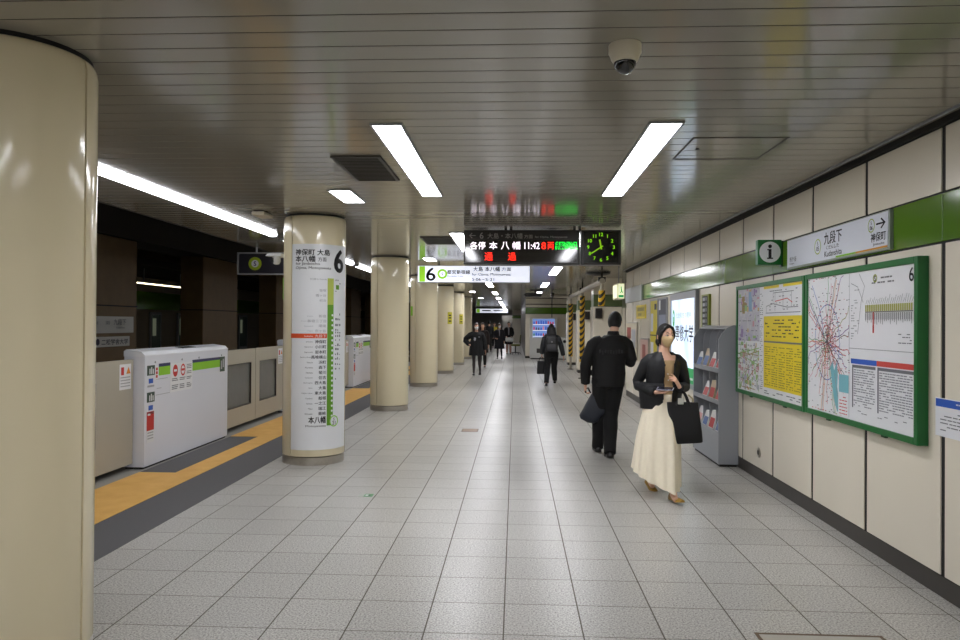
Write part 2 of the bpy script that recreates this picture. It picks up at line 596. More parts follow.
# opposite platform: tube light, screens and doors seen between the piers
m = MB(); t = thing('tube_light', 'thin lit tube under the opposite platform roof, seen between the brown piers', 'light', (-12.1, 24.3, 2.75))
m.box((-12.15, 22.4, 2.83), (-12.05, 26.2, 2.88)); m.box((-12.12, 23, 2.87), (-12.08, 23.05, 3.3)); m.box((-12.12, 25.6, 2.87), (-12.08, 25.65, 3.3)); m.build('housing', GREY_METAL, t)
m = MB(); m.tube([(-12.1, 22.42, 2.81), (-12.1, 24.0, 2.81)], .02); m.tube([(-12.1, 24.05, 2.81), (-12.1, 25.2, 2.81)], .02); m.tube([(-12.1, 25.25, 2.81), (-12.1, 26.18, 2.81)], .02)
m.build('tube', mat('dim_tube', (255, 240, 200), emit=2.2), t)
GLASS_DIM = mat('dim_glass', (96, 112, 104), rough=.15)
for k, (y, w) in enumerate(((24.4, 1.0), (26.3, 1.1), (28.6, .9), (31.0, 1.0), (38.0, 1.2), (44.0, 1.2))):
    t = thing('platform_screen', 'pale framed glass panel on the opposite platform wall, %s from the left' % ORD[k], 'screen', (-14.5, y, 0))
    m = MB(); m.box((-14.58, y - w / 2, 0.0), (-14.5, y + w / 2, 1.95), bevel=.01); m.build('frame', GREY_METAL, t)
    m = MB(); m.box((-14.5, y - w / 2 + .1, .3), (-14.49, y + w / 2 - .1, 1.85)); m.build('pane', GLASS_DIM, t)
    m = MB(); m.box((-14.49, y - w / 2 + .14, 1.0), (-14.48, y - w / 2 + .42, 1.7)); m.build('notice', mat('dim_notice', (190, 200, 170), emit=.06), t)

# ================================================================== COLUMNS
COLX, COLR = -2.275, 0.345
COLY = [3.155, 8.12, 13.05, 18.0, 22.75, 27.5, 32.4]
def arc_panel(m, c, r0, r1, a0, a1, prof, n=26, mi=0):
    """curved panel between azimuths (degrees from -Y towards +X); prof = list of (radius offset, z)"""
    rows = []
    P = lambda a, r, z: Vector((c[0] + r * math.sin(a), c[1] - r * math.cos(a), z))
    A = [math.radians(a0 + (a1 - a0) * i / n) for i in range(n + 1)]
    for dr, z in prof:
        rows.append([P(a, r1 + dr, z) for a in A] + [P(a, r0, z) for a in reversed(A)])
    m.rings(rows, mi)
def cyl_fn(c, r):
    """lettering wrapped on the column: x = arc length in metres from azimuth 0"""
    return lambda x, y: Vector((c[0] + r * math.sin(x / COLR), c[1] - r * math.cos(x / COLR), y))
DEG = math.radians
labels = ['cream enamel column nearest the camera, filling the left edge',
          'cream column wrapped in the white route map, with a steel foot',
          'plain cream column just behind the route map column',
          'cream column third behind the route map one, its left half hidden',
          'narrow looking cream column with a small yellow plate, by the walking woman in a white mask',
          'small distant cream column behind the two with yellow plates',
          'farthest cream column, almost hidden in the row']
labels[3] = 'cream column left of the hanging platform 6 sign, second past the route map column'
cols = []
for k, y in enumerate(COLY):
    c = (COLX, y)
    t = thing('column', labels[k], 'column', (COLX, y, 0), 0, 'round cream columns along the platform')
    cols.append(t)
    m = MB(); m.lathe([(.325, 0), (.325, CEIL)], (COLX, y, 0), 48); m.build('core', DARK, t, smooth=40)
    m = MB(); m.lathe([(.343, 0.0), (.343, .085), (.332, .09)], (COLX, y, 0), 64); m.build('base_ring', STEEL, t, smooth=40)
    s0 = -30
    for j in range(3):
        m = MB()
        arc_panel(m, c, .326, COLR, s0 + 120 * j + 1.3, s0 + 120 * j + 118.7, [(-.004, .095), (0, .1), (0, CEIL - .075), (-.004, CEIL - .045), (-.011, CEIL - .027), (-.017, CEIL - .022)])
        m.build('cladding_panel', CREAM, t, smooth=40)
# green edge plates on the far side of two columns
for k, (az, z0, z1, mt, nm) in enumerate(((-86, 1.82, 2.06, LIME, 'side_plate'),)):
    m = MB(); arc_panel(m, (COLX, COLY[1]), COLR, COLR + .006, az, az + 14, [(0, z0), (0, z1)], 6); m.build(nm, mt, cols[1])
for k in (4, 5):
    m = MB(); arc_panel(m, (COLX, COLY[k]), COLR, COLR + .008, 30, 58, [(0, 1.55), (0, 1.92)], 8); o = m.build('side_plate', mat('yellow_plate', (196, 186, 40), rough=.5), cols[k])
    m = MB()
    for z in (1.62, 1.72, 1.8):
        arc_panel(m, (COLX, COLY[k]), COLR + .008, COLR + .01, 36, 52, [(0, z), (0, z + .04)], 6)
    m.build('print', BLACK, o)
m = MB(); arc_panel(m, (COLX, COLY[3]), COLR, COLR + .008, -62, -48, [(0, 1.75), (0, 1.98)], 6); m.build('side_plate', LIME, cols[3])

# route map on the second column
c = (COLX, COLY[1])
m = MB(); arc_panel(m, c, COLR + .0005, COLR + .004, -28.7, 88.7, [(0, .17), (0, 2.415)], 40)
rmap = m.build('route_map', WHITE, cols[1], smooth=40)
f = cyl_fn(c, COLR + .0055)
arc = lambda d: COLR * DEG(d)
m = MB()
m.text('神保町 大島', f, arc(-20.5), 2.292, .066, arc(63), bold=.03)
m.text('本八幡', f, arc(-20.5), 2.220, .066, arc(37), bold=.03)
m.text('方面', f, arc(21), 2.226, .047, arc(15), bold=.01)
m.text('for Jimbocho', f, arc(-20), 2.178, .036, arc(44), bold=.01)
m.text('Ojima, Motoyawata', f, arc(-20), 2.133, .036, arc(65), bold=.01)
m.text('本八幡', f, arc(37), .46, .075, arc(31), 'r', bold=.03)
m.text('Motoyawata', f, arc(37), .415, .028, arc(36), 'r', bold=.012)
m.text('6', f, arc(64), 2.118, .245, arc(22), 'c', bold=.045)
m.build('lettering', BLACK, rmap)
before = [('新宿', 'Shinjuku'), ('新宿三丁目', 'Shinjuku-sanchome'), ('曙橋', 'Akebonobashi'), ('市ヶ谷', 'Ichigaya')]
after = [('神保町', 'Jimbocho'), ('小川町', 'Ogawamachi'), ('岩本町', 'Iwamotocho'), ('馬喰横山', 'Bakuro-yokoyama'), ('浜町', 'Hamacho'), ('森下', 'Morishita'),
         ('菊川', 'Kikukawa'), ('住吉', 'Sumiyoshi'), ('西大島', 'Nishi-ojima'), ('大島', 'Ojima'), ('東大島', 'Higashi-ojima'), ('船堀', 'Funabori'), ('一之江', 'Ichinoe'), ('瑞江', 'Mizue'), ('篠崎', 'Shinozaki')]
m = MB(); g = MB(); d = MB()
for i, (a, b_) in enumerate(before):
    z = 1.631 - .0535 * i
    g.text(a, f, arc(36), z - .018, .032, arc(6.5 * len(a)), 'r'); g.text(b_, f, arc(13), z - .012, .015, arc(1.3 * len(b_)), 'r', bold=.005)
    d.disc(f(arc(48.5), z), f(arc(49.5), z) - f(arc(48), z), Vector((0, 0, 1)) * .009, 0, 0, 1.6, off=.001)
for i, (a, b_) in enumerate(after):
    z = 1.351 - .0559 * i
    m.text(a, f, arc(36.5), z - .02, .037, arc(6.6 * len(a)), 'r', bold=.03); m.text(b_, f, arc(13), z - .012, .016, arc(1.5 * len(b_)), 'r', bold=.0)
for i, a in enumerate(('笹塚', '幡ヶ谷', '初台')):
    g.text(a, f, arc(36), 1.895 - .055 * i, .03, arc(6.2 * len(a)), 'r')
g.text('京王線 for Sasazuka', f, arc(37), 2.022, .022, arc(30), 'r')
m.build('station_names', mat('dark_grey_print', (52, 54, 58), rough=.5), rmap)
g.build('passed_station_names', LIGHT_INK, rmap)
m = MB(); m.rings([[f(arc(a), z) for a in (38.5, 42, 47, 51)] for z in (1.755, 2.045)], cap=False, closed=False)
m.build('line_strip', mat('pale_lime_print', (178, 190, 88), rough=.5), rmap)
m = MB(); m.rings([[f(arc(a), z) for a in (38.5, 42, 47, 51)] for z in (.43, 1.755)], cap=False, closed=False)
m.build('line_strip', mat('line_green_print', (96, 150, 34), rough=.5), rmap)
m = MB(); m.rings([[f(arc(a), z) for a in range(-30, 39, 4)] for z in (1.388, 1.438)], cap=False, closed=False)
hb = m.build('here_band', mat('orange_red_print', (214, 82, 38), rough=.5), rmap)
f2 = cyl_fn(c, COLR + .0065)
m = MB(); m.text('九段下', f2, arc(36.5), 1.395, .034, arc(20), 'r', bold=0); m.text('Kudanshita', f2, arc(13), 1.402, .017, arc(15), 'r', bold=0); m.build('lettering', WHITE, hb)
m = MB()
for i in range(21):
    z = 1.64 - .0553 * i
    p = f2(arc(48.5), z); u = (f2(arc(49), z) - f2(arc(48), z)).normalized()
    m.disc(p, u, (0, 0, 1), 0, 0, .0125, n=12)
m.build('station_dots', WHITE, rmap)
m = MB()
p = f2(arc(53), .475); u = (f2(arc(54), .475) - f2(arc(52), .475)).normalized()
m.disc(p, u, (0, 0, 1), 0, 0, .058, mi=0, off=.001, ry=.062); m.disc(p, u, (0, 0, 1), 0, 0, .058, mi=1, off=.002, r_in=.047, ry=.062)
fn = plane_fn(p, u, (0, 0, 1), .003)
m.text('S', fn, 0, .005, .032, None, 'c', mi=2); m.text('21', fn, 0, -.04, .038, None, 'c', mi=2, bold=.02)
m.build('station_number', [WHITE, LIME, BLACK], rmap)
m = MB()
random.seed(4)
for i, z in enumerate((2.02, 1.985, 1.90, 1.64, 1.585, 1.52, 1.47, 1.44, 1.40, 1.36, 1.30, 1.255, 1.20, 1.15, 1.09, 1.04, .93, .49)):
    for x0 in (55, 60, 65):
        if random.random() < .75:
            w = random.uniform(2, 4)
            m.rings([[f(arc(a), zz) for a in (x0, x0 + w)] for zz in (z, z + random.uniform(.008, .028))], cap=False, closed=False)
m.build('transfer_notes', GREY_INK, rmap)
m = MB(); m.rings([[f(arc(a), z) for a in (56, 64)] for z in (1.925, 1.975)], cap=False, closed=False); m.build('accent_block', mat('line_green_print', ()), rmap)

# ================================================================== CEILING FITTINGS
def ceiling_light(x0, x1, y0, y1, label, group, joints=1):
    x0, x1, y0, y1 = x0 * KC, x1 * KC, y0 * KC, y1 * KC
    t = thing('ceiling_light', label, 'ceiling light', ((x0 + x1) / 2, (y0 + y1) / 2, CEIL - .02), 0, group)
    m = MB(); e = .014
    m.box((x0 - e, y0 - e, CEIL - .012), (x0, y1 + e, CEIL + .004)); m.box((x1, y0 - e, CEIL - .012), (x1 + e, y1 + e, CEIL + .004))
    m.box((x0, y0 - e, CEIL - .012), (x1, y0, CEIL + .004)); m.box((x0, y1, CEIL - .012), (x1, y1 + e, CEIL + .004))
    m.build('frame', GREY_METAL, t)
    n = joints + 1
    for i in range(n):
        a = y0 + (y1 - y0) * i / n; b = y0 + (y1 - y0) * (i + 1) / n
        m = MB(); m.box((x0 + .001, a + .003, CEIL - .009), (x1 - .001, b - .003, CEIL - .004)); m.build('diffuser', DIFFUSER, t)
starts = [-7.3, -1.35, 4.55, 10.0, 15.9, 21.9, 28.2, 34.2, 40.2, 46.2, 52.2, 58.2, 64.6]  # farthest start is an added light that brightens the dark end wall
for k, y in enumerate(starts):
    for side, xa, xb in (('left', -.915, -.735), ('right', .84, 1.03)):
        if side == 'right' and y > 31:
            continue
        if k < 2:
            lb = 'long recessed ceiling light %s the camera in the %s row' % (('well behind', 'just over')[k], side)
        else:
            lb = 'long lit recessed ceiling light, %s from the front in the %s row' % (ORD[k - 2], side)
        ceiling_light(xa, xb, y, y + 2.55, lb, 'lights of the %s ceiling row' % side)
for k, y in enumerate((-.2, 6.8, 13.8, 20.8, 27.8, 34.8)):
    ceiling_light(-1.78, -1.575, y, y + .66, ['short square ceiling light over the camera', 'short square ceiling light left of the long ones, beside the dark vent', 'short square ceiling light above the left end of the hanging platform 6 sign',
        'short square ceiling light past the hanging platform 6 sign', 'small far square ceiling light above the masked walking woman', 'farthest square ceiling light by the distant sign'][k], 'short square ceiling lights', 0)
# bare tube lights over the platform edge
for k, y in enumerate((-3.6, .93, 5.42, 10.1, 14.75, 19.4, 24.0, 28.7)):
    t = thing('strip_light', 'bare tube strip light over the platform edge, %s' % ['behind the camera', 'beside the near column', 'the long bright one at upper left', 'behind the route map column', 'third in view, far past the plain column',
        'fourth along the edge, hidden behind columns', 'fifth along the edge, far off', 'last along the edge, farthest away'][k], 'strip light', (-3.275, y + 2.1, CEIL - .06), 0, 'strip lights over the platform edge')
    m = MB(); m.box((-3.335, y - .02, CEIL - .04), (-3.215, y - .002, CEIL - .001)); m.box((-3.335, y + 4.195, CEIL - .04), (-3.215, y + 4.215, CEIL - .001)); m.box((-3.335, y, CEIL - .004), (-3.215, y + 4.195, CEIL - .001)); m.build('housing', GREY_METAL, t)
    for j in range(3):
        a = y + j * 1.4
        m = MB(); m.prism([(-3.335, a, CEIL - .004), (-3.215, a, CEIL - .004), (-3.225, a, CEIL - .03), (-3.25, a, CEIL - .04), (-3.30, a, CEIL - .04), (-3.325, a, CEIL - .03)], (0, 1.392, 0)); m.build('diffuser', TUBE, t)

# vents
def vent(x0, x1, y0, y1, label):
    x0, x1, y0, y1 = x0 * KC, x1 * KC, y0 * KC, y1 * KC
    t = thing('ceiling_vent', label, 'vent', ((x0 + x1) / 2, (y0 + y1) / 2, CEIL - .02), 0, 'dark louvred ceiling vents')
    m = MB(); e = .025
    m.box((x0 - e, y0 - e, CEIL - .014), (x0, y1 + e, CEIL + .004)); m.box((x1, y0 - e, CEIL - .014), (x1 + e, y1 + e, CEIL + .004))
    m.box((x0, y0 - e, CEIL - .014), (x1, y0, CEIL + .004)); m.box((x0, y1, CEIL - .014), (x1, y1 + e, CEIL + .004)); m.build('frame', mat('dark_vent_metal', (66, 62, 56), rough=.5), t)
    m = MB(); m.box((x0, y0, CEIL - .004), (x1, y1, CEIL - .001)); m.build('backing', DARK, t)
    m = MB(); yy = y0 + .03
    while yy < y1 - .02:
        m.box((x0, yy, CEIL - .012), (x1, yy + .018, CEIL - .005)); yy += .05
    m.build('louvre', mat('dark_vent_metal', ()), t)
vent(-1.38, -1.05, 5.43, 6.29, 'dark louvred ceiling vent left of the near long light')
vent(-1.37, -.95, 10.52, 11.36, 'dark louvred ceiling vent by the hanging sign with the clock')
vent(.55, 1.0, 26.3, 27.2, 'small far dark ceiling vent above the hanging black unit')

# access hatch outline
t = thing('access_hatch', 'square ceiling access hatch with dark outline, right of the right light', 'hatch', (1.43, 4.99, CEIL - .01))
x0, x1, y0, y1 = 1.129, 1.737, 4.683, 5.298
m = MB(); m.box((x0, y0, CEIL - .004), (x1, y0 + .012, CEIL + .002)); m.box((x0, y1 - .012, CEIL - .004), (x1, y1, CEIL + .002)); m.box((x0, y0, CEIL - .004), (x0 + .012, y1, CEIL + .002)); m.box((x1 - .012, y0, CEIL - .004), (x1, y1, CEIL + .002))
m.build('outline', mat('hatch_gap', (70, 66, 58), rough=.6), t)
m = MB(); m.lathe([(.012, CEIL - .008), (.012, CEIL)], (1.23, 4.98, 0), 16); m.build('latch', BLACK, t)

# dome camera
t = thing('dome_camera', 'cream ceiling dome camera with a dark glass bubble', 'camera', (.464, 3.13, CEIL - .13))
m = MB(); m.lathe([(.07, CEIL), (.07, CEIL - .035), (.064, CEIL - .045), (.06, CEIL - .06), (.05, CEIL - .075), (.044, CEIL - .078)], (.464, 3.13, 0), 40); m.build('housing', mat('cream_plastic', (214, 206, 184), rough=.35), t, smooth=40)
m = MB(); m.lathe([(.048 * math.cos(a), CEIL - .075 - .05 * math.sin(a)) for a in [PI / 2 * i / 8 for i in range(8)]] + [(.003, CEIL - .125)], (.464, 3.13, 0), 32); m.build('dome', mat('smoked_dome', (10, 10, 12), rough=.06, coat=.8), t, smooth=60)
# small white box, round speaker
o = None
t = thing('smoke_detector', 'small off-white box on the ceiling by the strip light', 'detector', (-2.75, 7.74, CEIL - .06))
m = MB(); m.box((-2.82, 7.59, CEIL - .055), (-2.68, 7.89, CEIL - .012), bevel=.012); m.build('body', mat('cream_plastic', ()), t)
m = MB(); m.box((-2.80, 7.61, CEIL - .012), (-2.70, 7.87, CEIL)); m.build('mount', DARK, t)
t = thing('ceiling_speaker', 'dark round ceiling disc above the small lit exit sign', 'speaker', (1.90, 16.75, CEIL - .06))
m = MB(); m.lathe([(.28, CEIL), (.28, CEIL - .03), (.24, CEIL - .05), (.2, CEIL - .055)], (1.90, 16.75, 0), 32); m.build('rim', BLACK_METAL, t, smooth=40)
m = MB(); m.lathe([(.2, CEIL - .056), (.19, CEIL - .06)], (1.90, 16.75, 0), 32); m.build('grille', DARKGREY, t)

# ================================================================== HANGING SIGNS
XZ = ((1, 0, 0), (0, 0, 1))       # facing the viewpoint
# departure board with clock
LY = 9.45
t = thing('departure_board', 'black hanging LED departure board with a green clock at its right end', 'departure board', (.35, LY, 2.333))
m = MB(); m.box((-.68, LY, 2.333), (.83, LY + .22, 2.785), bevel=.008); m.box((.85, LY, 2.333), (1.365, LY + .22, 2.785), bevel=.008); m.build('case', mat('dark_board_case', (44, 41, 38), rough=.3), t)
m = MB()
for x in (-.15, -.08, .75, .82): m.box((x, LY + .08, 2.78), (x + .035, LY + .14, 2.816))
m.build('hanger', BLACK_METAL, t)
m = MB(); m.box((-.66, LY - .006, 2.36), (.80, LY, 2.65)); m.build('screen', mat('dark_acrylic', (30, 27, 25), rough=.08, coat=.6), t)
fb = plane_fn((0, LY - .008, 0), *XZ)
m = MB()
m.text('←', fb, -.61, 2.675, .07, .085, bold=0); m.text('6', fb, -.47, 2.67, .08, None, bold=0)
m.text('大島・本八幡', fb, -.37, 2.67, .072, .46, bold=0); m.text('方面', fb, .11, 2.672, .05, .11, bold=.005); m.text('for Ojima, Motoyawata', fb, .25, 2.672, .034, .42, bold=.004)
m.build('top_lettering', mat('pale_grey_print', (176, 172, 166), rough=.6), t)
LEDW = mat('led_white', (255, 240, 255), emit=1.2); LEDR = mat('led_red', (255, 40, 22), emit=1.4); LEDG = mat('led_green', (10, 230, 60), emit=1.0)
m = MB()
for s_, x_, w_ in (('各停', -.595, .2), ('本', -.345, .105), ('八', -.19, .105), ('幡', -.04, .105)):
    m.text(s_, fb, x_, 2.53, .1, w_, bold=.0)
m.build('destination_text', LEDW, t)
m = MB(); m.text('11:42', fb, .115, 2.535, .088, .195, bold=.0); m.build('time_text', LEDW, t)
m = MB()
m.text('8', fb, .335, 2.533, .09, .058, bold=.0); m.text('両', fb, .415, 2.53, .095, .08, bold=.0); m.build('car_count_text', LEDR, t)
m = MB(); m.text('通', fb, -.405, 2.385, .105, .105, bold=.0); m.build('passing_text', LEDR, t)
m = MB(); m.text('過', fb, -.1, 2.385, .105, .105, bold=.0); m.build('passing_text', LEDR, t)
m = MB(); random.seed(3)
for i in range(26):
    for j in range(8):
        if random.random() < .62:
            m.box((.515 + i * .0112, LY - .009, 2.53 + j * .0125), (.515 + i * .0112 + .009, LY - .007, 2.53 + j * .0125 + .0105))
m.build('green_text', LEDG, t)
m = MB(); m.box((.885, LY - .006, 2.36), (1.33, LY, 2.76)); ck = m.build('clock_face', mat('clock_black', (20, 20, 16), rough=.15), t)
cx, cz = 1.105, 2.56
LED_OLIVE = mat('clock_green', (150, 205, 20), emit=.3)
m = MB()
for h in range(1, 13):
    a = PI / 2 - h * PI / 6
    m.text(str(h), fb, cx + .165 * math.cos(a), cz + .165 * math.sin(a) - .022, .044, None, 'c', bold=.02)
m.build('numerals', LED_OLIVE, ck)
for (ln, a, w) in ((.10, PI / 2 - (11.65) * PI / 6, .02), (.15, PI / 2 - 39.5 * PI / 30, .014)):
    m = MB(); m.line((0, LY - .010, 0), *XZ, [(cx - .03 * math.cos(a), cz - .03 * math.sin(a)), (cx + ln * math.cos(a), cz + ln * math.sin(a))], w)
    m.build('clock_hand', LED_OLIVE, ck)

bpy.data.objects['departure_board'].scale = (.951, .951, .951)
bpy.data.objects['departure_board'].location = (.333, 8.99, 2.295)

# lit platform 6 sign
SY = 15.0
t = thing('platform_sign', 'lit white hanging sign with a big 6 and a lime green end stripe', 'sign', (-.87, SY, 2.42))
m = MB(); m.box((-2.04, SY, 2.415), (.30, SY + .2, 2.765), bevel=.006); m.build('case', GREY_METAL, t)
m = MB()
for x in (-1.6, -.2): m.tube([(x, SY + .1, 2.76), (x, SY + .1, 2.821)], .015)
m.build('hanger', BLACK_METAL, t)
m = MB(); m.box((-2.03, SY - .005, 2.423), (.29, SY, 2.757)); fc = m.build('lit_face', mat('lit_sign_white', (236, 240, 255), emit=.42), t)
fb = plane_fn((0, SY - .008, 0), *XZ)
m = MB(); m.box((-2.0, SY - .008, 2.43), (-1.88, SY - .006, 2.75)); m.build('stripe', mat('lit_lime', (140, 205, 30), emit=.25), fc)
m = MB(); m.text('6', fb, -1.76, 2.45, .27, .19, 'c', bold=.03); m.build('platform_number', BLACK, fc)
m = MB(); m.text('大島 本八幡', fb, -.88, 2.645, .1, .56, bold=.03); m.text('方面', fb, -.29, 2.65, .085, .2, bold=.02); m.text('for Ojima, Motoyawata', fb, -.9, 2.54, .075, .8, bold=.02); m.build('destination_lettering', BLACK, fc)
m = MB(); m.text('S-06', fb, -.9, 2.45, .06, .18, bold=.03); m.text('S-21', fb, -.62, 2.45, .06, .18, bold=.03); m.text('~', fb, -.69, 2.47, .02, .05); m.build('station_range', BLACK, fc)
m = MB(); m.text('都営新宿線', fb, -1.42, 2.585, .09, .48, bold=.03); m.text('Shinjuku Line', fb, -1.42, 2.52, .045, .34, bold=.015); m.build('line_lettering', BLACK, fc)
m = MB(); m.disc((0, SY - .008, 0), *XZ, -1.52, 2.59, .105, mi=0, r_in=.06, n=32); m.text('S', fb, -1.52, 2.56, .06, None, 'c', mi=1, bold=.03); m.build('line_mark', [mat('lit_lime', ()), NAVY], fc)

_ps = bpy.data.objects['platform_sign']
_ps.scale = (.947, .947, .947)
_ps.location = (-.824, 14.2, 2.374)

# distant lit sign
t = thing('platform_sign', 'distant lit white hanging sign far down the platform', 'sign', (-1.6, 50, 2.33))
m = MB(); m.box((-2.72, 50, 2.33), (-.5, 50.2, 2.62)); m.build('case', GREY_METAL, t)
m = MB(); m.tube([(-2.2, 50.1, 2.6), (-2.2, 50.1, CEIL)], .015); m.tube([(-1, 50.1, 2.6), (-1, 50.1, CEIL)], .015); m.build('hanger', BLACK_METAL, t)
m = MB(); m.box((-2.70, 49.99, 2.34), (-.52, 50, 2.61)); fc = m.build('lit_face', mat('lit_sign_white', ()), t)
m = MB(); m.box((-2.68, 49.985, 2.35), (-2.45, 49.99, 2.6)); m.build('stripe', mat('lit_lime', ()), fc)
m = MB(); m.box((-2.3, 49.985, 2.44), (-1.7, 49.99, 2.53)); m.box((-1.5, 49.985, 2.44), (-.8, 49.99, 2.53)); m.build('print', GREY_INK, fc)

# dark line sign beside the route map column
DY = 11.3
t = thing('line_sign', 'dark hanging sign with a green S ring left of the route map column', 'sign', (-3.7, DY, 2.33))
m = MB(); m.box((-4.40, DY, 2.335), (-2.9, DY + .08, 2.65), bevel=.02); m.build('panel', mat('sign_charcoal', (44, 42, 50), rough=.4), t)
m = MB()
for a, b_ in (((-4.42, 2.315), (-2.88, 2.335)), ((-4.42, 2.65), (-2.88, 2.67)), ((-4.42, 2.315), (-4.40, 2.67)), ((-2.9, 2.315), (-2.88, 2.67))):
    m.box((a[0], DY - .006, a[1]), (b_[0], DY + .086, b_[1]))
m.build('frame', GREY_METAL, t)
m = MB(); m.tube([(-4.12, DY + .04, 2.66), (-4.12, DY + .04, CEIL)], .016); m.tube([(-3.1, DY + .04, 2.66), (-3.1, DY + .04, CEIL)], .016); m.build('hanger', GREY_METAL, t)
m = MB(); m.disc((0, DY - .003, 0), *XZ, -4.13, 2.49, .105, n=32); m.disc((0, DY - .005, 0), *XZ, -4.13, 2.49, .058, mi=1, n=32)
m.text('S', plane_fn((0, DY - .007, 0), *XZ), -4.13, 2.455, .07, None, 'c', mi=2, bold=.03); m.build('line_mark', [mat('olive_lime', (166, 188, 40), rough=.5), WHITE, NAVY], t)
# white platform camera fixed to the route map column
t = thing('bracket_camera', 'white bracket camera on the left of the route map column', 'camera', (-2.75, 8.2, 2.2))
m = MB(); m.tube([(-2.6, 8.12, 2.31), (-2.76, 8.12, 2.31)], .018); m.build('bracket', WHITE, t)
m = MB(); m.prism([(-2.80, 8.06, 2.34), (-2.66, 8.06, 2.34), (-2.64, 8.06, 2.31), (-2.83, 8.06, 2.31)], (0, .12, 0)); m.build('hood', WHITE, t)
m = MB(); m.lathe([(.045, 2.31), (.045, 2.25), (.03, 2.22), (.005, 2.215)], (-2.72, 8.12, 0), 20); m.build('body', mat('white_paint', ()), t, smooth=40)
m = MB(); m.box((-2.765, 8.06, 2.235), (-2.74, 8.075, 2.29)); m.build('lens', BLACK, t)

# small lit exit sign
t = thing('exit_sign', 'small lit white and green exit box hanging by the right wall', 'exit sign', (2.2, 15.0, 2.08))
m = MB(); m.box((2.10, 15.0, 2.09), (2.24, 15.7, 2.41), bevel=.006); m.build('case', mat('cream_plastic', ()), t)
m = MB(); m.tube([(2.17, 15.35, 2.4), (2.17, 15.35, CEIL)], .013); m.build('hanger', GREY_METAL, t)
m = MB(); m.box((2.11, 14.994, 2.10), (2.23, 15.0, 2.40)); m.build('lit_face', mat('lit_exit', (240, 244, 200), emit=.45), t)
m = MB(); m.box((2.092, 15.04, 2.12), (2.10, 15.66, 2.38)); m.build('lit_face', mat('lit_exit', ()), t)
m = MB()
m.box((2.12, 14.99, 2.12), (2.22, 14.994, 2.17)); m.ball((2.17, 14.992, 2.33), (.014, .003, .014), 6); m.tube([(2.17, 14.992, 2.31), (2.18, 14.992, 2.25)], .012, 6); m.tube([(2.18, 14.992, 2.25), (2.205, 14.992, 2.21)], .008, 6); m.tube([(2.18, 14.992, 2.25), (2.15, 14.992, 2.21)], .008, 6)
m.build('running_figure', mat('lit_green', (30, 150, 80), emit=.4), t)

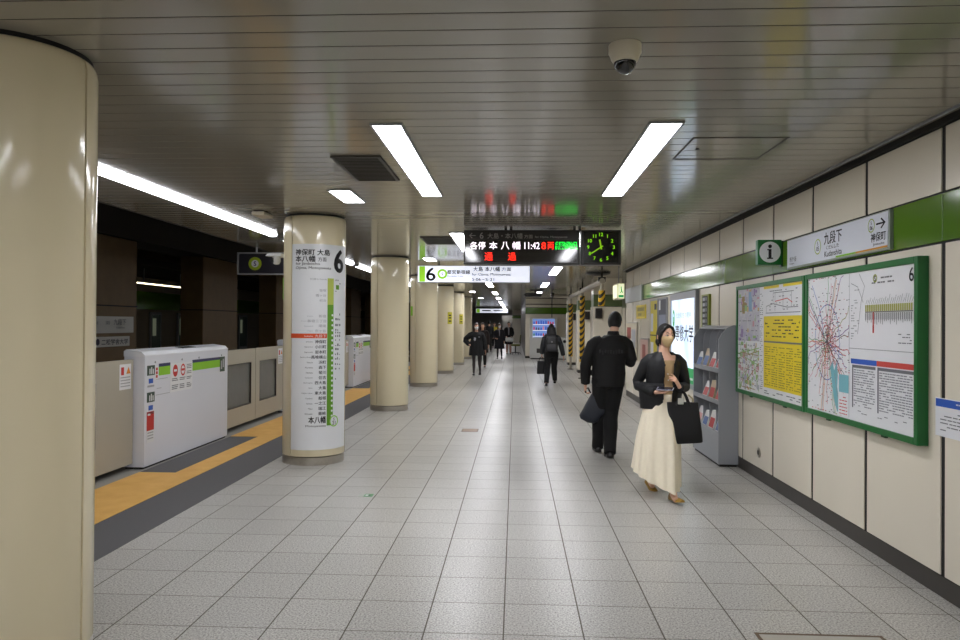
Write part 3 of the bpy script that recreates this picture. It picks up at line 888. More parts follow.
# ================================================================== PLATFORM GATES
GW = mat('gate_grey_white', (222, 224, 232), rough=.32, noise=(3, .02))
GB = mat('gate_beige', (176, 170, 154), rough=.4, noise=(3, .02))
YZp = ((0, 1, 0), (0, 0, 1))      # faces +X, seen from the platform: reads towards +Y
def flatbox(m, x, y0, z0, y1, z1, mi=0, th=.002):
    m.box((x - .001, y0, z0), (x + th, y1, z1), mi)
GX = -3.875
GLABEL = ['low grey-white platform gate casing with lime stripe, behind the near column', 'large grey-white platform gate casing with safety stickers and lime stripe',
          'grey-white gate casing mostly hidden behind the route map column', 'grey-white gate casing with lime stripe seen between two cream columns', 'far grey-white gate casing, hidden behind the third column', 'farthest grey-white gate casing down the platform']
def gate_casing(k, y0):
    y1 = y0 + 2.19
    t = thing('platform_gate', GLABEL[k], 'platform gate', (GX - .1, (y0 + y1) / 2, 0), 0, 'white casings of the platform gates')
    xb = GX - .20
    m = MB()
    prof = [(GX, .03), (GX, 1.20), (GX - .02, 1.22), (xb, 1.245), (xb - .02, 1.22), (xb - .02, .03)]
    m.prism([(x, y0, z) for x, z in prof], (0, y1 - y0, 0)); cs = m.build('casing', GW, t)
    m = MB(); m.prism([(GX + .003, y0 - .004, 1.19), (GX + .003, y0 - .004, 1.20), (GX - .035, y0 - .004, 1.24), (xb, y0 - .004, 1.262), (xb - .025, y0 - .004, 1.245), (xb - .025, y0 - .004, 1.19)], (0, y1 - y0 + .008, 0)); tp = m.build('top_cover', mat('gate_top', (230, 232, 238), rough=.28), t)
    m = MB(); m.prism([(GX - .06, y0 + 1.0, 1.244), (GX - .06, y0 + 1.35, 1.244), (GX - .16, y0 + 1.35, 1.2572), (GX - .16, y0 + 1.0, 1.2572)], (0, 0, .004)); m.build('sensor_window', BLACK, tp)
    m = MB(); m.box((xb - .01, y0 + .02, 0), (GX - .02, y1 - .02, .04)); m.build('base', DARK, t)
    m = MB()
    for yy in (.22, .85, 1.3, 1.98): m.lathe([(.012, GX), (.012, GX + .004)], (0, y0 + yy, 1.12), 12, axis='x')
    m.build('fixing_bolt', GREY_METAL, t)
    for a_, b_ in ((.30, .56), (1.12, 1.93)):
        m = MB(); flatbox(m, GX, y0 + a_, .97, y0 + b_, 1.065, 0); flatbox(m, GX, y0 + a_, 1.065, y0 + b_, 1.10, 1); m.build('stripe', [mat('gate_lime', (136, 200, 30), rough=.4), NAVY], t)
    # stickers
    fn = plane_fn((GX + .003, 0, 0), *YZp)
    PST = [mat('dark_green_photo', (40, 66, 52), rough=.4), WHITE, BLUE, RED, LIGHT_INK]
    for z0 in (.985, .70):
        m = MB(); flatbox(m, GX, y0 + .05, z0, y0 + .21, z0 + .105, 0)
        for dy, hh in ((.095, .06), (.13, .075), (.165, .055)): flatbox(m, GX + .002, y0 + dy, z0 + .012, y0 + dy + .018, z0 + .012 + hh, 1)
        m.build('photo_sticker', PST, t)
        m = MB(); flatbox(m, GX, y0 + .085, z0 - .085, y0 + .175, z0 - .035, 2); flatbox(m, GX, y0 + .06, z0 - .125, y0 + .2, z0 - .105, 4); m.build('small_sticker', PST, t)
    m = MB(); flatbox(m, GX, y0 + .05, .40, y0 + .20, .60, 3); flatbox(m, GX, y0 + .05, .27, y0 + .20, .40, 1); flatbox(m, GX + .002, y0 + .065, .56, y0 + .12, .58, 1)
    for z in (.37, .34, .31): flatbox(m, GX + .002, y0 + .065, z, y0 + .185, z + .012, 4)
    m.build('red_notice_sticker', PST, t)
    m = MB(); flatbox(m, GX, y0 + 1.935, .905, y0 + 2.09, 1.10, 0); flatbox(m, GX + .002, y0 + 1.96, .94, y0 + 2.0, 1.05, 4); flatbox(m, GX + .002, y0 + 2.02, .96, y0 + 2.06, 1.07, 4)
    m.build('photo_sticker', PST, t)
    m = MB()
    flatbox(m, GX, y0 + .22, .93, y0 + .285, 1.075, 0)
    for z in (.95, .99, 1.03): flatbox(m, GX + .002, y0 + .235, z, y0 + .27, z + .03, 1)
    flatbox(m, GX, y0 + .56, .76, y0 + 1.12, 1.085, 0)
    for dy, filled in ((.68, 1), (.87, 0)):
        m.disc((GX + .0035, 0, 0), *YZp, y0 + dy, 1.0, .06, mi=1, n=24, r_in=0 if filled else .042, ry=.07)
        flatbox(m, GX + .003, y0 + dy - .035, .99, y0 + dy + .035, 1.015, 0 if filled else 1)
    for a, b_ in ((.60, .76), (.79, .94), (.97, 1.09)):
        for z in (.905, .885, .83, .81, .79): flatbox(m, GX + .002, y0 + a, z, y0 + b_ - random.uniform(0, .04), z + .009, 2)
    for z in (1.05, 1.03, 1.01, .97, .95): flatbox(m, GX + .002, y0 + .97, z, y0 + 1.09, z + .008, 2)
    m.build('safety_sticker', [WHITE_SHEET, RED, GREY_INK], t)
    m = MB()
    for z, a, b_ in ((.93, .24, .5), (.83, .26, .36), (.76, .24, .55)): flatbox(m, GX, y0 + a, z, y0 + b_, z + .006)
    m.build('small_print', LIGHT_INK, t)

def gate_leaf(y0, y1, label, wy0, wy1, sticker=None):
    t = thing('platform_door', label, 'platform door', (-4.01, (y0 + y1) / 2, .07), 0, 'beige sliding leaves of the platform gates')
    xf, xb = -3.985, -4.04
    m = MB()
    z0, z1, a, b_ = .075, 1.16, .33, .96
    m.box((xb, y0, z0), (xf, y1, a)); m.box((xb, y0, b_), (xf, y1, z1)); m.box((xb, y0, a), (xf, wy0, b_)); m.box((xb, wy1, a), (xf, y1, b_))
    m.build('leaf', GB, t)
    m = MB(); m.box((xb + .015, wy0, a), (xf - .02, wy1, b_)); m.build('window', mat('gate_glass', (104, 104, 100), rough=.2, noise=(6, .15)), t)
    m = MB(); e = .014
    for q in (((xf - .02, wy0, a), (xf + .002, wy0 + e, b_)), ((xf - .02, wy1 - e, a), (xf + .002, wy1, b_)), ((xf - .02, wy0, a), (xf + .002, wy1, a + e)), ((xf - .02, wy0, b_ - e), (xf + .002, wy1, b_))): m.box(*q)
    m.build('window_frame', DARKGREY, t)
    if sticker:
        m = MB(); flatbox(m, xf, sticker, .86, sticker + .22, 1.12, 0); m.prism([(xf + .003, sticker + .125, 1.02), (xf + .003, sticker + .205, 1.02), (xf + .003, sticker + .165, 1.09)], (.001, 0, 0), 1)
        flatbox(m, xf + .002, sticker + .03, 1.01, sticker + .08, 1.09, 2)
        for z in (.98, .95, .92, .89): flatbox(m, xf + .002, sticker + .02, z, sticker + .2, z + .01, 3)
        m.build('warning_sticker', [WHITE_SHEET, mat('warning_orange', (226, 140, 40), rough=.5), RED, LIGHT_INK], t)
for k in range(5):
    gate_casing(k, GATE0 + PITCH * (k - 1))
for k, y0 in enumerate((GATE0 - 2.68, GATE0 + 2.22, GATE0 + PITCH + 2.22, GATE0 + 2 * PITCH + 2.22)):
    ym = y0 + 1.33
    A = ['beige sliding platform door leaf hidden behind the near column', 'beige sliding door leaf with window, touching the big white gate casing', 'beige sliding door leaf behind the third column, nearer of its pair', 'far beige sliding door leaf, nearer of the last pair'][k]
    B = ['beige sliding door leaf with a warning sticker, left of the big white gate casing', 'beige sliding door leaf with window, left of the route map column', 'beige sliding door leaf behind the third column, farther of its pair', 'far beige sliding door leaf, farther of the last pair'][k]
    gate_leaf(y0 + .0, ym - .008, A, y0 + .22, ym - .18)
    gate_leaf(ym + .008, y0 + 2.655, B, ym + .18, y0 + (1.98 if k == 0 else 2.3), y0 + 2.39)

# signs on the brown pier
def pier_sign(y0, y1, z0, z1, name, label):
    t = thing(name, label, 'sign', (-7.98, (y0 + y1) / 2, z0))
    m = MB(); m.box((-7.995, y0, z0), (-7.96, y1, z1), bevel=.006); m.build('board', mat('dull_white_board', (196, 194, 188), rough=.45), t)
    return t
t = pier_sign(13.2, 14.75, 1.33, 1.66, 'station_sign', 'pale station name sign on the brown pier across the track')
fp = plane_fn((-7.958, 0, 0), *YZp)
m = MB(); m.text('九段下', fp, 14.0, 1.49, .12, .45, bold=.02); m.text('Kudanshita', fp, 14.1, 1.42, .035, .3); m.text('市ヶ谷', fp, 13.25, 1.50, .07, .22); m.text('S05', fp, 13.72, 1.5, .07, .14); m.build('lettering', GREY_INK, t)
t = pier_sign(13.25, 14.6, 1.06, 1.26, 'advert_sign', 'smaller white sign with dark lettering under the pier station sign')
m = MB(); m.disc((-7.958, 0, 0), *YZp, 13.45, 1.16, .065, n=20); m.text('二松学舎大学', fp, 13.58, 1.10, .11, .95, bold=.02); m.build('lettering', mat('dark_navy_print', (36, 36, 60), rough=.5), t)

# ================================================================== RIGHT WALL FITTINGS
NY = ((0, -1, 0), (0, 0, 1))       # faces -X: lettering reads towards the viewpoint
def wy(y):   # plane coordinate along the wall
    return -y
# station name sign on the green band
t = thing('station_sign', 'white station name sign with arrow on the green wall band', 'sign', (WALLX - .02, 5.69, 2.06))
m = MB(); m.box((WALLX - .03, 4.825, 2.058), (WALLX, 6.60, 2.318), bevel=.005); m.build('board', mat('sign_case', (150, 160, 150), rough=.4), t)
m = MB(); m.box((WALLX - .034, 4.84, 2.073), (WALLX - .029, 6.58, 2.308)); fc = m.build('face', mat('sign_face_white', (218, 222, 232), rough=.3), t)
fs = plane_fn((WALLX - .0355, 0, 0), *NY)
m = MB()
m.text('九段下', fs, -5.81, 2.19, .095, .31, bold=.02); m.text('くだんした', fs, -5.77, 2.15, .03, .22); m.text('Kudanshita', fs, -5.80, 2.095, .042, .3, bold=.01)
m.build('lettering', BLACK, fc); m = MB()
m.text('市ケ谷', fs, -6.52, 2.115, .045, .15); m.text('Ichigaya', fs, -6.52, 2.09, .018, .1)
m.build('lettering', BLACK, fc); m = MB()
m.text('神保町', fs, -5.06, 2.125, .06, .2, bold=.015); m.text('Jimbocho', fs, -5.03, 2.095, .02, .15); m.text('→', fs, -4.985, 2.205, .07, .12, bold=.02)
m.build('lettering', BLACK, fc); m = MB()
m.text('S', fs, -5.93, 2.20, .03, None, 'c'); m.text('05', fs, -5.93, 2.155, .036, None, 'c', bold=.02); m.text('S', fs, -5.055, 2.245, .024, None, 'c'); m.text('06', fs, -5.055, 2.21, .028, None, 'c', bold=.02)
m.build('lettering', BLACK, fc)
m = MB(); m.disc((WALLX - .0352, 0, 0), *NY, -5.93, 2.19, .062, r_in=.053, n=28, ry=.062); m.disc((WALLX - .0352, 0, 0), *NY, -5.055, 2.24, .047, r_in=.04, n=28); m.build('number_ring', mat('olive_lime', ()), fc)
m = MB(); m.box((WALLX - .0358, 4.84, 2.073), (WALLX - .034, 5.28, 2.085), 0); m.box((WALLX - .0358, 5.28, 2.073), (WALLX - .034, 5.6, 2.085), 1); m.build('line_strip', [mat('amber_print', (216, 150, 40), rough=.5), LIME], fc)

# information flag
t = thing('information_sign', 'square green flag sign with a white circle and letter i', 'sign', (2.32, 6.76, 2.115))
m = MB(); m.box((2.222, 6.76, 2.115), (2.437, 6.83, 2.345), bevel=.006); m.build('panel', GREEN, t)
m = MB(); m.box((2.437, 6.77, 2.10), (WALLX, 6.82, 2.335)); m.build('bracket', mat('dark_green_paint', (28, 70, 36), rough=.4), t)
m = MB(); m.disc((0, 6.758, 0), *XZ, 2.33, 2.23, .096, n=36); m.disc((0, 6.756, 0), *XZ, 2.33, 2.283, .017, mi=1, n=20)
for a_, b_, c_, d_ in ((2.316, 2.176, 2.343, 2.258), (2.303, 2.167, 2.357, 2.179), (2.305, 2.246, 2.33, 2.258)): m.rect((0, 6.756, 0), *XZ, a_, b_, c_, d_, 1)
m.build('symbol', [WHITE, BLACK], t)

# map boards
def board(y0, y1, z0, z1, name, label, xf=2.388):
    t = thing(name, label, 'notice board', ((xf + WALLX) / 2, (y0 + y1) / 2, z0))
    e = .042
    m = MB(); m.box((xf, y0, z0), (WALLX, y0 + e, z1), bevel=.004); m.box((xf, y1 - e, z0), (WALLX, y1, z1), bevel=.004); m.box((xf, y0 + e, z0), (WALLX, y1 - e, z0 + e), bevel=.004); m.box((xf, y0 + e, z1 - e), (WALLX, y1 - e, z1), bevel=.004)
    m.build('frame', GREEN, t)
    m = MB()
    for f_ in (.25, .75):
        yy = y0 + (y1 - y0) * f_; m.box((xf + .01, yy - .025, z0 - .014), (xf + .03, yy + .025, z0 + .002))
    m.build('latch', mat('dark_green_paint', ()), t)
    m = MB(); m.box((xf + .012, y0 + e, z0 + e), (xf + .016, y1 - e, z1 - e)); sh = m.build('sheet', WHITE_SHEET, t)
    return t, sh, xf + .0115
PAL = [mat('map_' + n, c, rough=.4) for n, c in (('red', (206, 60, 70)), ('blue', (70, 110, 190)), ('green', (70, 160, 90)), ('purple', (130, 90, 160)), ('orange', (226, 150, 70)), ('teal', (120, 184, 196)), ('grey', (150, 150, 156)), ('pink', (214, 150, 170)), ('olive', (150, 160, 60)), ('brown', (120, 90, 70)))]
def text_rows(m, O, x0, x1, y0, y1, dy, h, mi, dens=.8, seg=(.02, .07), off=.0):
    y = y1 - dy
    while y > y0:
        x = x0
        while x < x1 - seg[0]:
            w = min(random.uniform(*seg), x1 - x)
            if random.random() < dens: m.rect(O, *NY, x, y, x + w * .85, y + h, mi, off)
            x += w
        y -= dy
# transit map + route diagram + fare tables (nearer board)
random.seed(21)
t, sh, xs = board(4.425, 6.105, .845, 1.977, 'map_board', 'green framed board with a railway map and tables, nearer of the two')
O = (xs, 0, 0)
xl, xm, xr = -6.06, -5.33, -4.47
m = MB()
cxm, czm = -5.70, 1.43
def wiggle(x0, y0, x1, y1, n=9, a=.03):
    return [(x0 + (x1 - x0) * i / n + random.uniform(-a, a) * (0 < i < n), y0 + (y1 - y0) * i / n + random.uniform(-a, a) * (0 < i < n)) for i in range(n + 1)]
clampp = lambda q: (min(max(q[0], xl + .01), xm - .01), min(max(q[1], .9), 1.925))
for i in range(44):
    a = random.uniform(0, 2 * PI)
    mi = random.choice((0, 0, 0, 1, 2, 3, 4, 6, 7, 8, 9))
    r0 = random.uniform(0, .06); L = random.uniform(.3, .75)
    p = wiggle(cxm + r0 * math.cos(a), czm + r0 * math.sin(a), cxm + L * math.cos(a) * .8, czm + L * math.sin(a), 8, .014)
    m.line(O, *NY, [clampp(q) for q in p], .0055, mi, .0002 + .00002 * i)
for r, mi in ((.08, 2), (.13, 0), (.2, 7), (.29, 1)):
    m.line(O, *NY, [clampp((cxm + r * .75 * math.cos(a * PI / 12) + random.uniform(-.008, .008), czm + r * math.sin(a * PI / 12))) for a in range(25)], .006, mi, .0008)
m.line(O, *NY, [(-5.98, 1.88), (-5.86, 1.72), (-5.79, 1.6), (-5.76, 1.48)], .006, 1, .0009)
m.build('railway_lines', PAL, sh)
m = MB()
for i in range(520):
    a = random.uniform(0, 2 * PI); r = abs(random.gauss(0, .3))
    x, y = clampp((cxm + r * .8 * math.cos(a), czm + r * 1.2 * math.sin(a)))
    if x > xm - .22 and y < 1.2: continue
    m.rect(O, *NY, x, y, x + random.uniform(.008, .026), y + .006, random.choice((0, 0, 0, 1)), .0012)
m.build('station_print', [GREY_INK, PAL[0]], sh)['kind'] = 'stuff'
m = MB()
m.prism([(xs - .0014, -p[0], p[1]) for p in ((-5.64, 1.24), (-5.60, 1.29), (-5.57, 1.22), (-5.53, 1.29), (-5.51, 1.2), (-5.52, 1.1), (-5.47, .98), (-5.44, .92), (-5.52, .92), (-5.57, 1.0), (-5.60, 1.1))], (.0004, 0, 0), 5)
m.rect(O, *NY, -5.49, 1.07, xm - .004, 1.2, 5, .0015)
m.line(O, *NY, [(-5.56, 1.2), (-5.53, 1.08), (-5.49, 1.0)], .008, 6, .0016)
m.build('bay', PAL, sh)
m = MB(); m.rect(O, *NY, -5.5, .9, xm - .004, 1.06, 0, .002); text_rows(m, O, -5.48, xm - .02, .9, 1.055, .024, .007, 1, off=.0024); m.build('legend', [WHITE_SHEET, PAL[0]], sh)
m = MB()
m.rect(O, *NY, xm, .9, xm + .006, 1.93, 0, .0015); m.rect(O, *NY, xm, 1.395, xr, 1.40, 1, .0015)
m.rect(O, *NY, -5.30, 1.29, -4.93, 1.325, 2, .0015); m.rect(O, *NY, -4.93, 1.29, xr - .005, 1.325, 3, .0015)
for a, b_ in ((-5.28, -4.945), (-4.92, xr - .01)):
    m.rect(O, *NY, a, 1.262, b_, 1.282, 4, .0015); m.rect(O, *NY, a, .98, a + .018, 1.262, 4, .0015)
m.build('table_headers', [LIGHT_INK, LIGHT_INK, BLUE, mat('header_red', (206, 74, 66), rough=.45), GREY_INK], sh)
m = MB()
for a, b_ in ((-5.255, -4.95), (-4.895, xr - .012)):
    text_rows(m, O, a, b_, .985, 1.26, .0165, .007, 2, .8, (.02, .05), .0016)
text_rows(m, O, -5.28, -4.55, .935, .975, .014, .005, 0, .3, (.03, .06), .0016)
text_rows(m, O, -5.30, -5.17, 1.45, 1.86, .018, .006, 1, .35, (.02, .06), .0016)
text_rows(m, O, -4.66, -4.5, 1.44, 1.52, .018, .006, 0, .6, (.02, .06), .0016)
text_rows(m, O, -5.0, -4.7, 1.83, 1.90, .03, .010, 0, .6, (.02, .06), .0016)
m.build('table_print', [GREY_INK, LIGHT_INK, mat('mid_grey_print', (140, 142, 148), rough=.5)], sh)['kind'] = 'stuff'
m = MB()
for i in range(24):
    x = -5.09 + i * .025; m.rect(O, *NY, x, 1.655, x + .018, 1.70, 0, .0016); m.rect(O, *NY, x, 1.60, x + .005, 1.645, 1, .0016); m.rect(O, *NY, x + .007, 1.565 + random.uniform(0, .03), x + .012, 1.645, 1, .0016)
    m.line(O, *NY, [(x + .009, 1.705), (x + .03, 1.74 + random.uniform(-.01, .025))], .003, 1, .0016)
m.rect(O, *NY, -5.09, 1.648, -4.49, 1.654, 1, .0016); m.rect(O, *NY, -4.985, 1.56, -4.97, 1.65, 2, .0018); m.rect(O, *NY, -4.987, 1.51, -4.968, 1.56, 2, .0018)
m.line(O, *NY, [(-5.3, 1.86), (-5.2, 1.83), (-5.12, 1.72)], .004, 1, .0016); m.line(O, *NY, [(-5.18, 1.92), (-5.1, 1.83), (-5.15, 1.72), (-5.2, 1.5)], .004, 1, .0016)
m.disc(O, *NY, -4.955, 1.875, .028, mi=3, off=.0017, r_in=.018); m.build('route_diagram', [mat('olive_yellow', (176, 176, 96), rough=.5), GREY_INK, RED, PAL[8]], sh)
m = MB(); m.text('6', plane_fn(O, *NY, .002), -4.535, 1.83, .085, None, bold=.015); m.text('S', plane_fn(O, *NY, .002), -4.955, 1.855, .036, None, 'c', bold=.03); m.build('lettering', BLACK, sh)
# area map + yellow timetable panel (farther board)
t, sh, xs = board(6.125, 7.975, .84, 1.975, 'map_board', 'green framed board with an area map and yellow timetable, beside the rack')
O = (xs, 0, 0)
m = MB()
xl, xm, xr = -7.93, -7.12, -6.17
m.rect(O, *NY, xl, 1.40, xm - .12, 1.93, 6, .0004)
for i in range(190):
    x, y = random.uniform(xl, xm - .16), random.uniform(.89, 1.9); w, h = random.uniform(.02, .10), random.uniform(.015, .07)
    top = y > 1.38
    mi = random.choice((0, 1, 2, 3, 4, 5, 5, 5) if top else (5, 5, 1, 3, 4, 4, 2, 2))
    m.rect(O, *NY, x, y, min(x + w, xm - .13), y + h, mi, .0006 + .000008 * i)
for i in range(24):
    a = (xl if random.random() < .5 else random.uniform(xl, xm - .14), random.uniform(.89, 1.36)); b_ = (xm - .13, random.uniform(.89, 1.36))
    if random.random() < .4: a = (random.uniform(xl, xm - .14), .89); b_ = (random.uniform(xl, xm - .14), 1.36)
    m.line(O, *NY, [a, b_], random.uniform(.004, .01), random.choice((7, 7, 8, 2)), .0018 + .00001 * i)
m.rect(O, *NY, xl + .14, 1.68, xl + .30, 1.86, 8, .0016); m.rect(O, *NY, xl + .36, 1.70, xl + .46, 1.90, 9, .0017)
m.build('area_map', [mat('map_violet', (150, 128, 176), rough=.5), mat('map_sand', (206, 178, 120), rough=.5), mat('map_leaf', (150, 190, 120), rough=.5), mat('map_rose', (206, 150, 160), rough=.5), mat('map_lilac', (184, 180, 204), rough=.5), mat('map_paper', (206, 206, 210), rough=.5), mat('map_haze', (196, 194, 204), rough=.5), WHITE_SHEET, mat('map_ochre', (160, 134, 70), rough=.5), mat('map_sky', (140, 176, 206), rough=.5)], sh)
m = MB(); text_rows(m, O, xl + .02, xm - .14, .90, 1.9, .05, .008, 0, .25, (.02, .06), .0026); text_rows(m, O, xm - .11, xm - .02, .92, 1.9, .02, .006, 0, .5, (.02, .05), .0006); m.build('map_print', GREY_INK, sh)
m = MB(); m.rect(O, *NY, xm, .965, xr, 1.645, 0, .0006); m.rect(O, *NY, xm, 1.905, xm + .40, 1.93, 0, .0006); m.rect(O, *NY, xm + .5, 1.905, xr - .02, 1.93, 0, .0006)
yp = m.build('yellow_panel', YELLOW, sh)
m = MB(); m.rect(O, *NY, xm + .01, 1.395, xr - .01, 1.41, 1, .0012); text_rows(m, O, xm + .06, xr - .08, 1.42, 1.63, .03, .010, 0, .5, (.03, .1), .0012)
for i in range(5): text_rows(m, O, xm + .03 + i * .185, xm + .03 + i * .185 + .16, .98, 1.37, .021, .008, 2, .75, (.02, .07), .0012)
m.text('●', plane_fn(O, *NY, .0015), xm + .04, 1.565, .022); m.text('→', plane_fn(O, *NY, .0015), xr - .09, 1.57, .03)
m.build('timetable_print', [BLACK, GREY_INK, mat('olive_print', (150, 136, 40), rough=.5)], yp)
m = MB()
for pth in (((xm + .07, 1.68), (xm + .07, 1.74), (xm + .25, 1.76), (xm + .25, 1.86), (xm + .75, 1.86)), ((xm + .25, 1.76), (xm + .6, 1.72), (xm + .85, 1.72)), ((xm + .3, 1.86), (xm + .3, 1.69)), ((xm + .5, 1.86), (xm + .5, 1.70)), ((xm + .7, 1.86), (xm + .7, 1.72)), ((xm + .05, 1.675), (xr - .05, 1.675))):
    m.line(O, *NY, pth, .006, 0, .0008)
m.line(O, *NY, ((xm + .3, 1.78), (xm + .6, 1.80), (xm + .72, 1.76)), .008, 1, .0009)
text_rows(m, O, xm + .05, xr - .05, 1.87, 1.895, .02, .008, 0, .6, (.02, .06), .0008); text_rows(m, O, xm + .15, xr - .05, 1.68, 1.85, .03, .007, 0, .25, (.02, .06), .0008); text_rows(m, O, xm + .02, xr - .02, .895, .95, .022, .009, 0, .6, (.04, .1), .0008)
m.build('floor_plan', [GREY_INK, PAL[0]], sh)['kind'] = 'stuff'

# notices at the right edge
t = thing('wall_notice', 'white wall notice with a blue header at the right edge', 'notice', (WALLX, 4.0, .93))
m = MB(); m.box((WALLX - .004, 3.62, .925), (WALLX - .001, 4.35, 1.145)); m.build('sheet', WHITE_SHEET, t)
m = MB(); m.rect((WALLX - .0045, 0, 0), *NY, -4.345, 1.095, -3.63, 1.14, 0, .0005); text_rows(m, (WALLX - .005, 0, 0), -4.3, -3.7, .945, 1.08, .02, .006, 1, .7, (.03, .09)); text_rows(m, (WALLX - .0055, 0, 0), -4.15, -3.9, 1.112, 1.13, .014, .008, 2, .9, (.02, .04)); m.build('print', [BLUE, GREY_INK, WHITE], t)
t = thing('wall_poster', 'tall colourful poster cut off by the right edge', 'poster', (WALLX, 3.7, 1.16))
m = MB(); m.box((WALLX - .006, 3.4, 1.16), (WALLX - .001, 4.085, 2.02)); m.build('sheet', WHITE_SHEET, t)
m = MB(); O = (WALLX - .0065, 0, 0)
for z0, z1, mi in ((1.98, 2.015, 0), (1.52, 1.80, 1), (1.43, 1.52, 2)): m.rect(O, *NY, -4.08, z0, -3.41, z1, mi, .0005)
text_rows(m, O, -4.05, -3.45, 1.18, 1.42, .03, .012, 3, .7); text_rows(m, (WALLX - .0075, 0, 0), -4.05, -3.45, 1.54, 1.78, .06, .03, 2, .5)
m.build('print', [mat('poster_pink', (226, 130, 130), rough=.5), YELLOW, NAVY, GREY_INK], t)
# socket plate
t = thing('wall_socket', 'small round steel outlet plate low on the wall below the maps', 'socket', (WALLX - .005, 7.41, .22))
m = MB(); m.lathe([(.05, WALLX), (.05, WALLX - .006), (.044, WALLX - .009)], (0, 7.41, .28), 24, axis='x'); m.build('plate', STEEL, t, smooth=40)
m = MB(); m.lathe([(.026, WALLX - .009), (.026, WALLX - .011)], (0, 7.41, .28), 16, axis='x'); m.build('cover', DARKGREY, t)

# leaflet rack
RX0, RX1, RY0, RY1 = 2.235, 2.45, 8.07, 9.2
t = thing('leaflet_rack', 'tall grey leaflet rack with pigeonholes against the wall', 'rack', ((RX0 + RX1) / 2, (RY0 + RY1) / 2, 0))
RACK = mat('rack_grey', (150, 153, 158), rough=.42, noise=(4, .03))
RACKD = mat('rack_inner_grey', (118, 120, 126), rough=.5)
sp = [(RX1, .03), (RX0, .03), (RX0, 1.40), (RX0 + .035, 1.47), (RX0 + .09, 1.53), (RX0 + .15, 1.555), (RX1, 1.56)]
for y in (RY0, RY1 - .02):
    m = MB(); m.prism([(x, y, z) for x, z in sp], (0, .02, 0)); m.build('side_panel', RACK, t)
m = MB(); m.box((RX1 - .012, RY0 + .02, .03), (RX1 - .002, RY1 - .02, 1.55)); m.build('back_panel', RACKD, t)
m = MB(); m.box((RX0 + .004, RY0 + .02, .03), (RX0 + .018, RY1 - .02, .33)); m.build('base_panel', RACK, t)
m = MB(); m.box((RX0 + .02, RY0 + .02, 0), (RX1 - .01, RY1 - .02, .03)); m.build('plinth', DARK, t)
m = MB(); m.rings([[Vector((x, y, z)) for y in (RY0 + .02, RY1 - .02)] + [Vector((x - .004, y, z - .012)) for y in (RY1 - .02, RY0 + .02)] for x, z in ((RX0 + .085, 1.525), (RX0 + .15, 1.55), (RX1 - .01, 1.553))]); m.build('top_panel', RACK, t)
tiers = (.33, .68, 1.03)
for z in tiers:
    m = MB(); m.prism([(RX0 + .002, RY0 + .02, z), (RX0 + .002, RY0 + .02, z + .05), (RX0 + .012, RY0 + .02, z + .05), (RX0 + .018, RY0 + .02, z + .014), (RX1 - .014, RY0 + .02, z + .04), (RX1 - .014, RY0 + .02, z + .03)], (0, RY1 - RY0 - .04, 0)); m.build('shelf', RACK, t)
nc = 4
for i in range(1, nc):
    y = RY0 + (RY1 - RY0) * i / nc
    m = MB(); m.prism([(RX1 - .014, y - .005, .36), (RX0 + .05, y - .005, .36), (RX0 + .05, y - .005, 1.36), (RX0 + .06, y - .005, 1.44), (RX0 + .09, y - .005, 1.50), (RX1 - .014, y - .005, 1.54)], (0, .01, 0)); m.build('divider', RACK, t)
random.seed(5)
LEAF = [mat('leaflet_' + n, c, rough=.45) for n, c in (('white', (222, 222, 220)), ('red', (186, 60, 60)), ('blue', (86, 110, 160)), ('rose', (214, 160, 160)), ('tan', (190, 170, 140)))]
n = 0
RL = []
for ti, z in enumerate(tiers):
    for i in range(nc):
        if ti == 1 and i == 3: continue
        y = RY0 + (RY1 - RY0) * (i + .5) / nc
        hgt = random.uniform(.15, .2)
        w = (RY1 - RY0) / nc * .72
        m = MB()
        dx, hh = random.uniform(.05, .07), hgt + .05
        m.prism([(RX0 + .022, y - w / 2, z + .03), (RX0 + .075, y - w / 2, z + .035), (RX0 + .06 + dx, y - w / 2, z + hh), (RX0 + .022 + dx, y - w / 2, z + hh)], (0, w, 0), 0)
        P_ = lambda f_, o_: (RX0 + .022 + dx * f_ - o_, y - w / 2 + .015, z + .03 + (hh - .03) * f_)
        m.prism([P_(.1, .0015), P_(.62, .0015), P_(.62, -.001), P_(.1, -.001)], (0, w - .03, 0), 1)
        o = m.build('leaflet_stack', [LEAF[random.choice((0, 0, 3, 4))], LEAF[random.choice((1, 2, 3))]])
        row = ('bottom', 'middle', 'top')[ti]
        tag(o, 'leaflets in the %s tier of the grey rack, %s slot from the near side' % (row, ORD[i]), 'leaflets', 'leaflet stacks in the grey rack')

# green edged strip board beyond the rack, advertising lightbox
t = thing('strip_board', 'narrow black and white board with yellow-green edges above the rack', 'board', (WALLX - .02, 9.33, 1.2))
m = MB(); m.box((WALLX - .03, 9.22, 1.2), (WALLX, 9.57, 1.95)); m.build('edge', mat('olive_edge', (130, 140, 30), rough=.4), t)
m = MB(); m.box((WALLX - .032, 9.27, 1.22), (WALLX - .029, 9.52, 1.93)); m.build('panel', BLACK, t)
m = MB()
for i in range(10): m.rect((WALLX - .033, 0, 0), *NY, -9.50, 1.24 + i * .07, -9.39, 1.28 + i * .07, 0, .0005); m.rect((WALLX - .033, 0, 0), *NY, -9.375, 1.24 + i * .07, -9.29, 1.285 + i * .07, 1, .0005)
m.build('print', [LIGHT_INK, GREY_INK], t)
t = thing('advert_lightbox', 'lit advertising panel with blue lettering and a green foot, behind the woman', 'advert', (WALLX - .03, 10.6, .69))
y0, y1, z0, z1 = 9.80, 11.40, .68, 2.03; e = .07
